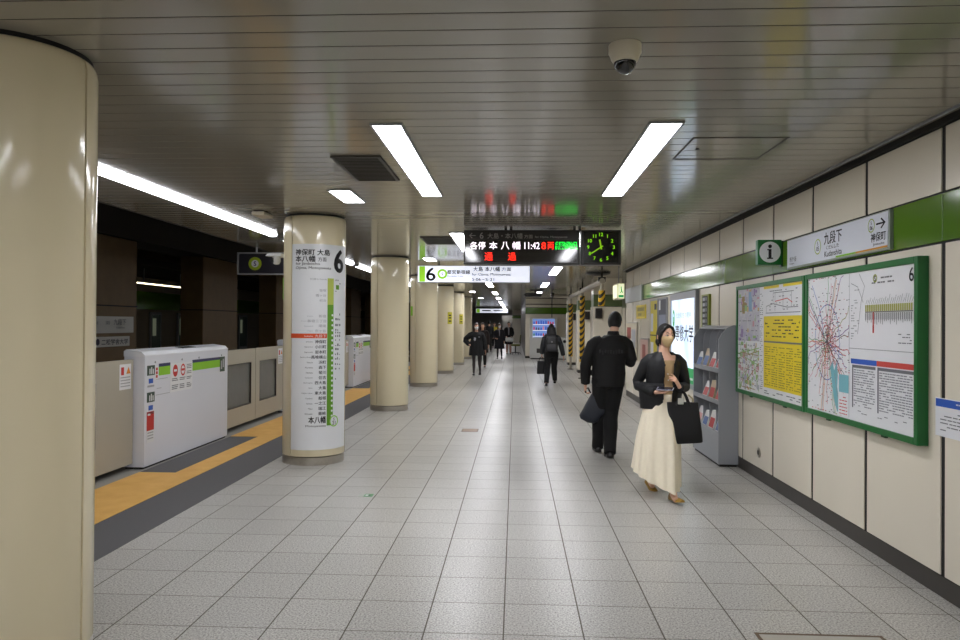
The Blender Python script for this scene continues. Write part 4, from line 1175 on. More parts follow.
m = MB(); m.box((WALLX - .05, y0, z0), (WALLX, y0 + e, z1)); m.box((WALLX - .05, y1 - e, z0), (WALLX, y1, z1)); m.box((WALLX - .05, y0 + e, z0), (WALLX, y1 - e, z0 + e)); m.box((WALLX - .05, y0 + e, z1 - .1), (WALLX, y1 - e, z1)); m.build('frame', GREY_METAL, t)
def advert_material():
    m = bpy.data.materials.new('lit_sky_print'); m.use_nodes = True
    nt = m.node_tree; L = nt.links.new; b = nt.nodes['Principled BSDF']
    geo = nt.nodes.new('ShaderNodeNewGeometry'); n = nt.nodes.new('ShaderNodeTexNoise'); n.inputs['Scale'].default_value = 1.6; n.inputs['Detail'].default_value = 2
    L(geo.outputs['Position'], n.inputs['Vector'])
    cr = nt.nodes.new('ShaderNodeValToRGB'); cr.color_ramp.elements[0].position = .35; cr.color_ramp.elements[0].color = srgb(196, 222, 250); cr.color_ramp.elements[1].position = .62; cr.color_ramp.elements[1].color = srgb(240, 248, 255)
    L(n.outputs['Fac'], cr.inputs[0]); L(cr.outputs[0], b.inputs['Base Color']); L(cr.outputs[0], b.inputs['Emission Color']); b.inputs['Emission Strength'].default_value = .5
    b.inputs['Roughness'].default_value = .25
    return m
m = MB(); m.box((WALLX - .04, y0 + e, z0 + .28), (WALLX - .036, y1 - e, z1 - .1)); fc = m.build('lit_print', advert_material(), t)
m = MB(); m.box((WALLX - .042, y0 + e, z0 + e), (WALLX - .037, y1 - e, z0 + .28)); m.build('green_foot', mat('lit_green_print', (40, 160, 90), emit=.15), t)
fa = plane_fn((WALLX - .0425, 0, 0), *NY)
m = MB(); m.text('専修大学', fa, -11.05, 1.32, .24, 1.1, bold=.02); m.build('lettering', NAVY, fc)
m = MB(); m.text('社会知性の開発', fa, -11.02, 1.66, .085, .95, bold=.0); m.build('small_lettering', mat('pale_blue_print', (140, 170, 214), rough=.5), fc)
m = MB(); m.disc((WALLX - .0425, 0, 0), *NY, -11.17, 1.66, .075, r_in=.045, n=24, ry=.13); m.rect((WALLX - .0425, 0, 0), *NY, -11.19, 1.56, -11.14, 1.68, 0, .0005); m.build('emblem', mat('lit_green_print', ()), fc)
m = MB(); m.box((WALLX - .045, y0 + e + .1, z0 + .12), (WALLX - .041, y1 - e - .3, z0 + .15)); m.build('foot_print', WHITE, t)

# other boards and posters along the wall
def wall_board(y0, y1, z0, z1, name, label, cat, edge, face, prints, th=.03):
    t = thing(name, label, cat, (WALLX - th / 2, (y0 + y1) / 2, z0))
    m = MB(); m.box((WALLX - th, y0, z0), (WALLX, y1, z1), bevel=.004); m.build('frame', edge, t)
    m = MB(); m.box((WALLX - th - .002, y0 + .03, z0 + .03), (WALLX - th + .001, y1 - .03, z1 - .03)); fc = m.build('face', face, t)
    if prints:
        m = MB()
        for (a, b_, c_, d_, mi) in prints[1]: m.rect((WALLX - th - .0025, 0, 0), *NY, -y1 + a * (y1 - y0), z0 + b_ * (z1 - z0), -y1 + c_ * (y1 - y0), z0 + d_ * (z1 - z0), mi, .0005 + .0003 * mi)
        m.build('print', prints[0], fc)
    return t
wall_board(12.5, 13.15, .75, 2.01, 'exit_guide', 'tall yellow exit guide board left of the woman with the tan mask', 'board', GREY_METAL, mat('guide_yellow', (214, 196, 20), rough=.45), ([GREY_INK, WHITE_SHEET, BLACK], [(.1, .55, .45, .8, 1), (.15, .62, .38, .7, 0), (.1, .15, .5, .4, 1), (0.02, .49, .98, .505, 2), (.6, .85, .9, .93, 2)]))
wall_board(11.78, 12.42, 1.2, 2.01, 'dark_poster', 'dark blue and white panel between the yellow board and the lit advert', 'poster', GREY_METAL, mat('slate_print', (52, 54, 74), rough=.4), ([mat('pale_slate', (140, 146, 166), rough=.5), WHITE_SHEET], [(.1, .4, .95, .65, 0), (.1, .75, .3, .95, 1), (.7, .1, .9, .3, 0)]))
wall_board(13.72, 14.75, 1.68, 1.945, 'yellow_plate', 'small yellow plate high on the wall between the man and the woman', 'sign', YELLOW, mat('plate_yellow', (206, 186, 50), rough=.5), ([mat('olive_print', ())], [(.15, .55, .85, .8, 0), (.2, .2, .6, .4, 0)]), .015)
wall_board(14.6, 16.0, .85, 1.62, 'framed_poster', 'cream poster with a red figure, just right of the man in black', 'poster', STEEL, mat('cream_print', (206, 196, 172), rough=.5), ([mat('rust_print', (150, 70, 56), rough=.5), LIGHT_INK], [(.12, .55, .5, .85, 0), (.22, .4, .42, .6, 0), (.55, .3, .9, .8, 1)]))
wall_board(13.35, 14.2, .70, 1.31, 'framed_poster', 'smaller pinkish framed poster, lower and nearer than the cream one', 'poster', STEEL, mat('pink_print', (206, 170, 158), rough=.5), ([mat('rust_print', ()), WHITE_SHEET], [(.3, .3, .7, .8, 0), (.1, .1, .9, .25, 1)]))
t = thing('blank_board', 'pale blank board covering the far end of the green band', 'board', (WALLX - .02, 15.1, 2.03))
m = MB(); m.box((WALLX - .03, 14.1, 2.03), (WALLX - .004, 16.1, 2.34), bevel=.004); m.build('panel', mat('pale_board', (196, 200, 204), rough=.35, noise=(4, .06)), t)

# ================================================================== FAR RIGHT: PIERS, PIPE, VENDING MACHINE
PY = [18.8, 23.4, 28.0]
PLAB = ['nearest cream pier by the far right wall, beyond the man in black', 'middle cream pier by the far right wall, behind a striped post', 'farthest cream pier by the far right wall, beside the vending machine']
for k, y in enumerate(PY):
    t = thing('wall_pier', PLAB[k], 'pier', (2.35, y + .3, 0), 0, 'cream piers along the far right wall')
    x1 = 2.75
    m = MB(); m.box((2.0, y, .1), (x1, y + .6, 2.02), bevel=.01); m.build('cladding', CREAM_WALL, t)
    m = MB(); m.box((2.03, y + .03, 0), (x1, y + .6, .1)); m.build('base', DARKGREY, t)
    m = MB(); m.box((2.02, y + .02, 2.03), (x1, y + .6, 2.33)); m.build('green_band', mat('dull_green_band', ()), t)
    m = MB(); m.box((2.02, y + .02, 2.34), (x1, y + .6, CEIL)); m.build('upper_cladding', CREAM_WALL, t)
    t2 = thing('alarm_box', ['dark box on the nearest cream pier, left of the man in black', 'small dark box on the middle cream pier', 'small dark box on the farthest cream pier'][k], 'box', (2.12, y - .05, 1.7), 0, 'dark boxes on the cream piers')
    xa = 2.06 if k == 0 else 2.22
    m = MB(); m.box((xa, y - .09, 1.72), (xa + .17, y, 1.98), bevel=.008); m.build('case', mat('dark_brown_box', (44, 36, 34), rough=.45), t2)
    m = MB(); m.box((xa + .03, y - .094, 1.78), (xa + .14, y - .09, 1.92)); m.build('grille', BLACK, t2)
def stripe_material():
    m = bpy.data.materials.new('hazard_stripes'); m.use_nodes = True
    nt = m.node_tree; L = nt.links.new; b = nt.nodes['Principled BSDF']; b.inputs['Roughness'].default_value = .4
    geo = nt.nodes.new('ShaderNodeNewGeometry'); sep = nt.nodes.new('ShaderNodeSeparateXYZ'); L(geo.outputs['Position'], sep.inputs[0])
    a = nt.nodes.new('ShaderNodeMath'); a.operation = 'ADD'; L(sep.outputs[0], a.inputs[0]); L(sep.outputs[1], a.inputs[1])
    s = nt.nodes.new('ShaderNodeMath'); s.operation = 'SUBTRACT'; L(sep.outputs[2], s.inputs[0]); L(a.outputs[0], s.inputs[1])
    d = nt.nodes.new('ShaderNodeMath'); d.operation = 'DIVIDE'; d.inputs[1].default_value = .17; L(s.outputs[0], d.inputs[0])
    f = nt.nodes.new('ShaderNodeMath'); f.operation = 'FRACT'; L(d.outputs[0], f.inputs[0])
    g = nt.nodes.new('ShaderNodeMath'); g.operation = 'LESS_THAN'; g.inputs[1].default_value = .5; L(f.outputs[0], g.inputs[0])
    mx = nt.nodes.new('ShaderNodeMix'); mx.data_type = 'RGBA'; L(g.outputs[0], mx.inputs[0]); mx.inputs[6].default_value = srgb(216, 170, 20); mx.inputs[7].default_value = srgb(24, 22, 20)
    L(mx.outputs[2], b.inputs['Base Color'])
    return m
HAZ = stripe_material()
for k, (x, y, z0, z1) in enumerate(((1.93, 16.3, 1.97, 2.32), (1.93, 21.0, .48, 2.38), (1.93, 25.3, .45, 2.28))):
    t = thing('striped_post', ['short black and yellow striped post at the near end of the pale pipe', 'long black and yellow striped post under the pale pipe, the right of two', 'long black and yellow striped post under the pale pipe, the left of two'][k], 'post', (x, y, 0 if k else 1.97), 0, 'hazard striped posts under the pale pipe')
    m = MB(); m.tube([(x, y, z0), (x, y, z1)], .075, 16); m.build('striped_cover', HAZ, t, smooth=40)
    m = MB(); m.tube([(x, y, 0.0 if k else 1.97), (x, y, 2.462)], .04, 12); m.build('pipe', mat('pale_pipe', (170, 162, 146), rough=.4), t, smooth=40)
    if k: m = MB(); m.lathe([(.11, 0), (.11, .02), (.05, .03)], (x, y, 0), 20); m.build('foot_plate', DARKGREY, t)
t = thing('overhead_pipe', 'pale pipe running under the ceiling along the far right piers', 'pipe', (1.93, 21.5, 2.46))
pts = [(1.93, 16.2, 2.53), (1.93, 19, 2.53), (1.93, 22, 2.53), (1.93, 25.6, 2.53)] + [(1.93 - .55 * (1 - math.cos(a)), 25.6 + .55 * math.sin(a), 2.53 + .04 * a) for a in [PI / 2 * i / 6 for i in range(1, 7)]]
m = MB(); m.tube(pts, .065, 14); m.build('pipe', mat('pale_pipe', ()), t, smooth=50)
m = MB(); m.tube([pts[-1], (pts[-1][0] - .10, pts[-1][1], pts[-1][2] + .02)], .10, 14); m.build('end_flange', DARKGREY, t)
for yy in (16.3, 21.0, 25.3):
    m = MB(); m.box((1.85, yy - .05, 2.52), (2.01, yy + .05, 2.62)); m.box((1.91, yy - .03, 2.6), (1.95, yy + .03, CEIL - .001)); m.build('clamp', DARK, t)
# hanging black unit
t = thing('hanging_unit', 'black hanging ceiling unit in front of the green end wall band', 'ceiling unit', (.62, 25.6, 2.5))
m = MB(); m.prism([(.30, 25.5, 2.60), (.36, 25.5, 2.66), (.88, 25.5, 2.66), (.94, 25.5, 2.62), (.90, 25.5, 2.53), (.36, 25.5, 2.53)], (0, .3, 0)); m.build('case', BLACK_METAL, t)
m = MB(); m.box((.68, 25.6, 2.66), (.75, 25.7, CEIL)); m.build('bracket', BLACK_METAL, t)
m = MB(); m.lathe([(.04, 25.49), (.04, 25.5)], (.42, 0, 2.59), 12, axis='y'); m.build('lens', DARKGREY, t)

# vending machine
VX0, VX1, VY0, VY1, VH = .66, 1.86, 32.4, 33.2, 1.86
t = thing('vending_machine', 'white drinks vending machine against the end wall, behind the backpack woman', 'vending machine', ((VX0 + VX1) / 2, (VY0 + VY1) / 2, 0))
m = MB(); m.box((VX0, VY0 + .02, .05), (VX1, VY1, VH), bevel=.02); m.build('cabinet', mat('machine_white', (222, 222, 218), rough=.3), t)
m = MB(); m.box((VX0 + .05, VY0, .1), (VX1 - .02, VY0 + .03, VH - .03), bevel=.01); dr = m.build('door', mat('machine_white', ()), t)
m = MB(); m.box((VX0 + .04, VY0 + .05, 0), (VX1 - .04, VY1, .05)); m.build('base', DARK, t)
m = MB(); m.box((VX0 + .12, VY0 - .004, .98), (VX1 - .10, VY0 + .002, 1.80)); wn = m.build('display_window', mat('lit_display', (120, 150, 214), emit=.3), t)
m = MB()
for rr in range(3):
    z = 1.04 + rr * .26
    m.box((VX0 + .12, VY0 - .008, z - .025), (VX1 - .10, VY0 - .003, z), 0)
m.build('display_shelf', mat('shelf_white', (230, 232, 236), emit=.5), wn)
cc = [mat('drink_' + n, c, emit=.25) for n, c in (('red', (206, 56, 60)), ('blue', (52, 92, 190)), ('green', (70, 130, 80)), ('pink', (224, 130, 150)), ('dark', (60, 60, 80)))]
random.seed(8)
for rr in range(3):
    for i in range(9):
        x = VX0 + .18 + i * .105; z = 1.042 + rr * .26
        hh = random.choice((.12, .15, .18))
        m = MB(); m.lathe([(.028, z), (.03, z + .01), (.03, z + hh * .75), (.014, z + hh * .9), (.014, z + hh)], (x, VY0 - .02, 0), 10)
        o = m.build('drink_sample', cc[random.choice((0, 0, 3, 1) if rr == 1 and i > 3 else (1, 1, 2, 4, 0))], wn, smooth=50)
m = MB(); m.box((VX0 + .30, VY0 - .01, .28), (VX0 + .75, VY0, .48), bevel=.01); m.build('dispensing_flap', DARKGREY, t)
m = MB(); m.box((VX1 - .17, VY0 - .01, .85), (VX1 - .06, VY0, 1.15)); m.build('coin_panel', GREY_METAL, t)
m = MB(); m.box((VX1 - .15, VY0 - .012, 1.2), (VX1 - .08, VY0, 1.35)); m.build('reader_panel', BLACK, t)
# bin beside it
t = thing('recycling_bin', 'pale bottle bin with dark openings right of the vending machine', 'bin', (2.05, 32.6, 0))
m = MB(); m.box((1.9, 32.4, .03), (2.3, 32.8, 1.0), bevel=.03); m.build('body', mat('machine_white', ()), t)
m = MB(); m.box((1.93, 32.43, 0), (2.27, 32.77, .03)); m.build('base', DARK, t)
m = MB(); m.lathe([(.07, 32.39), (.07, 32.4)], (2.0, 0, .8), 16, axis='y'); m.lathe([(.07, 32.39), (.07, 32.4)], (2.2, 0, .8), 16, axis='y'); m.build('opening', BLACK, t)

# ================================================================== FLOOR MARKS
t = thing('floor_marker', 'small green and white evacuation marker stuck on the floor tiles', 'floor sticker', (-1.33, 6.48, 0))
m = MB(); m.box((-1.40, 6.43, 0), (-1.27, 6.545, .0015)); m.build('plate', mat('marker_grey', (176, 182, 172), rough=.4), t)
m = MB(); m.box((-1.35, 6.435, .0015), (-1.272, 6.54, .002), 0); m.box((-1.34, 6.47, .002), (-1.315, 6.51, .0024), 1); m.box((-1.31, 6.45, .002), (-1.295, 6.5, .0024), 2); m.build('symbol', [mat('marker_green', (70, 150, 90), rough=.4), WHITE, mat('dark_green_paint', ())], t)
t = thing('floor_plate', 'small brown metal plate set in the floor tiles', 'floor plate', (-.65, 10.55, 0))
m = MB(); m.box((-.77, 10.42, 0), (-.53, 10.72, .002)); m.build('rim', mat('brown_brass', (96, 74, 52), rough=.5), t)
m = MB(); m.box((-.755, 10.435, .002), (-.545, 10.705, .0025)); m.build('plate', mat('worn_brass', (140, 112, 84), rough=.45), t)
t = thing('floor_hatch', 'square floor hatch with a brown brass rim at the bottom edge', 'floor hatch', (1.53, 3.4, 0))
x0, x1, y0, y1 = 1.215, 1.845, 3.10, 3.735; e = .018
m = MB(); m.box((x0, y0, 0), (x1, y0 + e, .002)); m.box((x0, y1 - e, 0), (x1, y1, .002)); m.box((x0, y0 + e, 0), (x0 + e, y1 - e, .002)); m.box((x1 - e, y0 + e, 0), (x1, y1 - e, .002)); m.build('rim', mat('brown_brass', ()), t)
m = MB(); m.box((x0 + e, y0 + e, 0), (x1 - e, y1 - e, .0012)); m.build('infill', mat('hatch_stone', (176, 172, 162), rough=.35, noise=(120, .15)), t)

# ================================================================== PEOPLE
SKIN = mat('skin', (222, 176, 150), rough=.5, noise=(14, .04))
HAIR = mat('black_hair', (15, 12, 12), rough=.5, noise=(40, .3), bump=(90, .7))
HAIRB = mat('brown_hair', (58, 40, 34), rough=.42, noise=(40, .3))
BLK = mat('black_cloth', (11, 11, 13), rough=.85, noise=(60, .2), bump=(24, .25))
BLK2 = mat('black_trouser_cloth', (9, 9, 11), rough=.85, noise=(60, .2), bump=(18, .25))
CHAR = mat('charcoal_cloth', (38, 39, 42), rough=.85, noise=(60, .15), bump=(24, .25))
NAVYC = mat('navy_black_coat', (14, 15, 22), rough=.85, noise=(60, .15), bump=(16, .2))
BRNC = mat('dark_brown_coat', (38, 27, 26), rough=.8, noise=(60, .15))
SHOE = mat('black_shoe', (20, 18, 18), rough=.35)

def smooth01(t):
    t = max(0.0, min(1.0, t))
    return t * t * (3 - 2 * t)
def headpt(az, el, s, k=1.0):
    """point of the head surface; az 0 = face (towards -Y), el = elevation"""
    ce, se = math.cos(el), math.sin(el)
    x, y, z = .074 * math.sin(az) * ce, -.094 * math.cos(az) * ce, .117 * se
    t = max(0.0, -se)
    x *= 1 - .34 * t * t
    if y > 0: y *= 1 - .30 * t
    f = max(0.0, math.cos(az))
    y -= .010 * f * math.exp(-((el + .95) / .25) ** 2)                      # chin
    y -= .022 * math.exp(-(az / .15) ** 2 - ((el + .12) / .17) ** 2)        # nose
    for sg in (-1, 1):
        y += .008 * math.exp(-((az - sg * .40) / .2) ** 2 - ((el - .10) / .13) ** 2)
    y -= .004 * math.exp(-(az / .22) ** 2 - ((el + .46) / .08) ** 2)        # lips
    return Vector((x, y, z)) * (s * k)
def head_grid(mb, M, s, kf, naz=40, nel=24, mi=0, el0=-PI / 2 + .03, el1=PI / 2 - .03):
    rg = []
    for i in range(nel + 1):
        el = el0 + (el1 - el0) * i / nel
        rg.append([M @ headpt(2 * PI * j / naz - PI, el, s, kf(2 * PI * j / naz - PI, el)) for j in range(naz)])
    mb.rings(rg, mi)
def hair_k(front=.62, side=.02, back=-.75, thick=1.10, part=0.0):
    def k(az, el):
        a = abs(az)
        if a < 1.0: h = front - (front - .45) * smooth01((a - .55) / .45)
        elif a < 1.45: h = .45 + (side - .45) * smooth01((a - 1.0) / .4)
        else: h = side + (back - side) * smooth01((a - 1.45) / .35)
        if part: h += part * math.exp(-(az / .16) ** 2)
        t = smooth01((el - h) / .16 + .5)
        return .86 + (thick - .86) * t
    return k
def hand(mb, wrist, d, n, side, s=1.0, curl=.45, spread=.06, curls=None):
    """palm, four unequal fingers and a thumb; d to the fingertips, n palm normal, side = thumb direction sign on d x n"""
    d = Vector(d).normalized(); n = Vector(n); n = (n - d * n.dot(d)).normalized(); u = d.cross(n) * side
    W = Vector(wrist)
    pal = []
    for t, a, b in ((-.015, .024, .02), (.01, .027, .018), (.045, .036, .015), (.078, .038, .013), (.09, .034, .010)):
        c = W + d * (t * s)
        pal.append([c + u * (a * s * math.cos(2 * PI * j / 14)) + n * (b * s * math.sin(2 * PI * j / 14)) for j in range(14)])
    mb.rings(pal)
    for i, (o, L, r) in enumerate(((.029, .070, .0082), (.0098, .079, .0086), (-.0098, .074, .0082), (-.028, .058, .0072))):
        p = W + d * (.076 * s) + u * (o * s)
        dd = (d + u * (spread * (1.5 - i) / 1.5)).normalized()
        ax = dd.cross(n).normalized()
        cu = curls[i] if curls else curl
        pts = [p - dd * .012 * s, p]
        ang = 0
        for q, fr in enumerate((.45, .32, .23)):
            ang += cu * (.8, 1.1, .8)[q]
            v = dd * math.cos(ang) + n * math.sin(ang)
            pts.append(pts[-1] + v * (L * fr * s))
        mb.tube(pts, [r * s * k for k in (1.05, 1.05, 1.0, .92, .78)], 8)
    p = W + d * (.022 * s) + u * (.024 * s)
    v1 = (d * .62 + u * .62 + n * .35).normalized(); v2 = (d * .85 + u * .2 + n * .45).normalized()
    mb.tube([p - v1 * .01 * s, p, p + v1 * .03 * s, p + v1 * .03 * s + v2 * .026 * s], [.0115 * s, .0115 * s, .0098 * s, .0078 * s], 8)
def default_joints(h, fd):
    s = h / 1.7
    J = dict(pelvis=(0, 0, .94 * s), waist=(0, 0, 1.07 * s), chest=(0, 0, 1.27 * s), neck=(0, 0, 1.43 * s), head=(0, fd * .015 * s, 1.583 * s))
    for k, sg in (('a', -1), ('b', 1)):
        J['sh' + k] = (sg * .165 * s, 0, 1.375 * s); J['el' + k] = (sg * .215 * s, -fd * .03 * s, 1.10 * s); J['wr' + k] = (sg * .225 * s, fd * .04 * s, .86 * s)
        J['hip' + k] = (sg * .085 * s, 0, .90 * s); J['kn' + k] = (sg * .085 * s, fd * .02 * s, .49 * s); J['an' + k] = (sg * .085 * s, -fd * .02 * s, .085 * s)
    return J, s
def torso_rings(J, s, g, lo=-.13, hi=1.0, fem=False, prof=None):
    P, N = Vector(J['pelvis']), Vector(J['neck'])
    shw = (Vector(J['shb']) - Vector(J['sha'])).length / 2
    ux = (Vector(J['shb']) - Vector(J['sha'])); ux.z = 0; ux.normalize()
    uy = Vector((-ux.y, ux.x, 0))
    prof = prof or ((-.14, .12, .10), (0, .165, .115), (.14, .155, .11), (.34, .125 if fem else .14, .095), (.58, .142 if fem else .155, .108), (.72, .15, .105), (.82, .135, .095), (.90, .10, .078), (.97, .066, .062), (1.02, .055, .055))
    rg = []
    for t, a, b in prof:
        if t < lo or t > hi: continue
        c = P.lerp(N, t)
        sx = s * (shw / (.165 * s) if t > .5 else 1)
        a, b = a * sx + g, b * s + g
        rg.append([c + ux * (a * math.copysign(abs(math.cos(q)) ** .85, math.cos(q))) + uy * (b * math.copysign(abs(math.sin(q)) ** .9, math.sin(q))) for q in [2 * PI * j / 28 for j in range(28)]])
    return rg
def arm_tube(mb, J, k, s, g, to=1.0):
    S, E, W = Vector(J['sh' + k]), Vector(J['el' + k]), Vector(J['wr' + k])
    S = S - Vector((0, 0, .030 * s)); C0 = S.lerp(Vector(J['chest']), .45); C0.z = S.z + .012 * s
    e1, e2 = E + (S - E).normalized() * .04 * s, E + (W - E).normalized() * .04 * s
    mb.tube([C0, S.lerp(C0, .35), S + (E - S) * .12, S.lerp(E, .5), e1, e2, E.lerp(W, .55), E.lerp(W, to)], [.046 * s + g * .8, .047 * s + g * .8, .048 * s + g * .9, .044 * s + g, .038 * s + g, .037 * s + g, .032 * s + g, .026 * s + g], 14)
def leg_tube(mb, J, k, s, g, to=1.0, cut=None):
    Hh, K, A = Vector(J['hip' + k]), Vector(J['kn' + k]), Vector(J['an' + k])
    up = Vector((Hh.x, Hh.y, Hh.z + .04 * s))
    mb.tube([up, Hh, Hh.lerp(K, .5), K + (Hh - K).normalized() * .04 * s, K + (A - K).normalized() * .05 * s, K.lerp(A, .35), K.lerp(A, .8), K.lerp(A, to)],
            [.085 * s + g, .086 * s + g, .070 * s + g, .054 * s + g, .050 * s + g, .053 * s + g, .038 * s + g, .036 * s + g], 14)
def foot_mesh(mb, J, k, s, fd, wide=1.0, L=.245, pitch=0.0, mi=0, low=False, yaw=0.0):
    """shoe from heel to toe with a flat sole"""
    A = Vector(J['an' + k])
    fw = Vector((math.sin(yaw), fd * math.cos(yaw), 0)); fw = (fw * math.cos(pitch) + Vector((0, 0, math.sin(pitch)))).normalized()
    up = Vector((0, 0, 1)); up = (up - fw * up.dot(fw)).normalized(); sd = fw.cross(up)
    base = A - up * .08 * s
    secs = ((-.062, .022, .035), (-.055, .030, .06), (-.02, .034, .075 if not low else .05), (.02, .035, .085 if not low else .045), (.07, .041, .062 if not low else .036), (.12, .045, .046 if not low else .032), (.16, .040, .036 if not low else .028), (.185, .022, .022))
    rg = []
    for t, w, h in secs:
        c = base + fw * (t * s * L / .245)
        ring = []
        for j in range(16):
            q = 2 * PI * j / 16
            x = w * s * wide * math.cos(q); z = math.sin(q)
            z = h * s * z if z > 0 else 0
            ring.append(c + sd * x + up * z)
        rg.append(ring)
    mb.rings(rg, mi)
def headM(J, yaw=0.0, pitch=0.0, fd=-1):
    R = Matrix.Rotation((PI if fd > 0 else 0) + yaw, 4, 'Z') @ Matrix.Rotation(pitch, 4, 'X')
    return Matrix.Translation(Vector(J['head'])) @ R
def body_mesh(J, s, fd, HM, voxel, hands, t, skin=SKIN, legs=True):
    mb = MB()
    head_grid(mb, HM, s, lambda a, e: 1.0, 48, 30)
    for sg in (-1, 1):
        mb.ball(HM @ (Vector((sg * .073, .012, -.005)) * s), (.012 * s, .018 * s, .030 * s), 8)
    nk = Vector(J['neck']); hd = Vector(J['head'])
    mb.tube([nk - Vector((0, 0, .05 * s)), nk, hd + Vector((0, -fd * .018 * s, -.05 * s))], [.062 * s, .053 * s, .05 * s], 16)
    mb.rings(torso_rings(J, s, -.012 * s))
    for k in 'ab':
        arm_tube(mb, J, k, s, -.006 * s)
        if legs: leg_tube(mb, J, k, s, -.008 * s)
        hd_ = hands.get(k) or {}
        W, E = Vector(J['wr' + k]), Vector(J['el' + k])
        d = Vector(hd_.get('d', (W - E)))
        sg = -1 if k == 'a' else 1
        n = Vector(hd_.get('n', (-sg, 0, 0)))
        hand(mb, W + d.normalized() * .012 * s, d, n, hd_.get('side', 1), s, hd_.get('curl', .35), hd_.get('spread', .1), hd_.get('curls'))
        if legs:
            A = Vector(J['an' + k]); mb.tube([A, A + Vector((0, fd * .05 * s, -.035 * s)), A + Vector((0, fd * .13 * s, -.055 * s))], [.036 * s, .034 * s, .026 * s], 10)
    fuse(mb, voxel, 3)
    return mb.build('body', skin, t, smooth=60, local=True)
def simple_garment(name, mats, t, J, s, g, lo, hi, voxel, arms=True, sleeve=.93, legs=None, fem=False, prof=None, extra=None, smooth=5):
    mb = MB()
    if lo is not None: mb.rings(torso_rings(J, s, g, lo, hi, fem, prof))
    if arms:
        for k in 'ab': arm_tube(mb, J, k, s, g, sleeve)
    if legs:
        for k in 'ab': leg_tube(mb, J, k, s, g, legs)
    if extra: extra(mb)
    fuse(mb, voxel, smooth)
    return mb.build(name, mats, t, smooth=60, local=True)
def hair_part(t, HM, s, m, k, back_len=0.0, extra=None, width=.075):
    mb = MB()
    head_grid(mb, HM, s, k, 48, 30)
    if back_len:
        rg = []
        for i in range(9):
            f = i / 8
            z = .03 - (back_len + .03) * f
            w = width * (1 + .12 * math.sin(f * 2.4)) * (1 if f < .9 else .85)
            rg.append([HM @ (Vector((w * math.cos(q), .045 + .02 * f + (.058 - .022 * f) * math.sin(q), z)) * s) for q in [2 * PI * j / 24 for j in range(24)]])
        mb.rings(rg)
    if extra: extra(mb)
    return mb.build('hair', m, t, smooth=70, local=True)
def mask_part(t, HM, s, m):
    mb = MB()
    rg = []
    for i in range(13):
        el = -.98 + (.98 + .02) * i / 12
        row = []
        for j in range(21):
            az = (-1.15 + 2.3 * j / 20) * (1 - .25 * smooth01((-el - .5) / .5))
            b = .014 * math.exp(-(az / .45) ** 2 - ((el + .38) / .3) ** 2)
            p = headpt(az, el, 1, 1.035); p.y -= b
            row.append(HM @ (p * s))
        rg.append(row)
    mb.rings(rg, cap=False, closed=False)
    for sg in (-1, 1):
        for e0 in (-.1, -.75):
            mb.tube([HM @ (headpt(sg * 1.12 * (.85 if e0 < -.5 else 1), e0, s, 1.04)), HM @ (headpt(sg * 1.42, -.06, s, 1.05)), HM @ (headpt(sg * 1.6, .02, s, 1.07))], .0016 * s, 5)
    o = mb.build('face_mask', m, t, smooth=60, local=True)
    return o
def face_parts(t, HM, s):
    for sg in (-1, 1):
        c = headpt(sg * .40, .085, s, .985)
        mb = MB(); mb.ball(HM @ c, (.0125 * s, .007 * s, .0075 * s), 8, 0, HM.to_3x3()); mb.ball(HM @ (c + Vector((0, -.0048, 0)) * s), (.0058 * s, .0035 * s, .0062 * s), 8, 1, HM.to_3x3())
        mb.build('eye', [mat('eye_white', (214, 208, 200), rough=.25), mat('eye_dark', (28, 18, 14), rough=.15)], t, smooth=60, local=True)
        mb = MB(); mb.tube([HM @ headpt(sg * (.40 + d), .30 + z, s, 1.012) for d, z in ((-.20, -.02), (-.05, .03), (.1, .03), (.24, -.03))], [.002 * s, .003 * s, .003 * s, .0014 * s], 6); mb.build('eyebrow', HAIR, t, smooth=60, local=True)
        mb = MB(); mb.tube([HM @ headpt(sg * (.40 + d), .085 + z, s, 1.012) for d, z in ((-.17, .01), (-.05, .065), (.08, .065), (.18, .02))], .0016 * s, 6); mb.build('eyelid', HAIR, t, smooth=60, local=True)

# ------------------------------------------------------------------ woman walking towards the viewpoint
wx, wy0 = 1.365, 6.70
t = thing('person', 'person in black jacket and long cream skirt with tan face mask, walking towards the viewer', 'person', (wx, wy0, 0))
h = 1.56
J, s = default_joints(h, -1)
J.update(pelvis=(-.035, .0, .86), neck=(-.005, -.01, 1.318), chest=(-.02, -.01, 1.16), head=(0, -.03, 1.452), sha=(-.150, .0, 1.262), shb=(.135, -.02, 1.262),
         ela=(-.245, .07, 1.0), wra=(-.115, -.165, .955), elb=(.205, .05, .985), wrb=(.105, -.155, 1.0),
         hipa=(-.115, .02, .83), hipb=(.045, -.03, .83), kna=(-.11, .06, .46), knb=(.035, -.10, .45), ana=(-.075, .26, .10), anb=(.035, -.22, .085))
HM = headM(J, yaw=.40, pitch=.02, fd=-1)
body_mesh(J, s, -1, HM, .0042, dict(a=dict(d=(.95, -.45, .02), n=(0, 0, 1), side=-1, curl=.28, spread=.1), b=dict(d=(-.40, -.28, .62), n=(-.55, .1, .1), side=-1, curls=(.25, .5, .55, .6), spread=.12)), t)
face_parts(t, HM, s)
mask_part(t, HM, s, mat('tan_mask', (206, 178, 132), rough=.8, bump=(60, .15)))
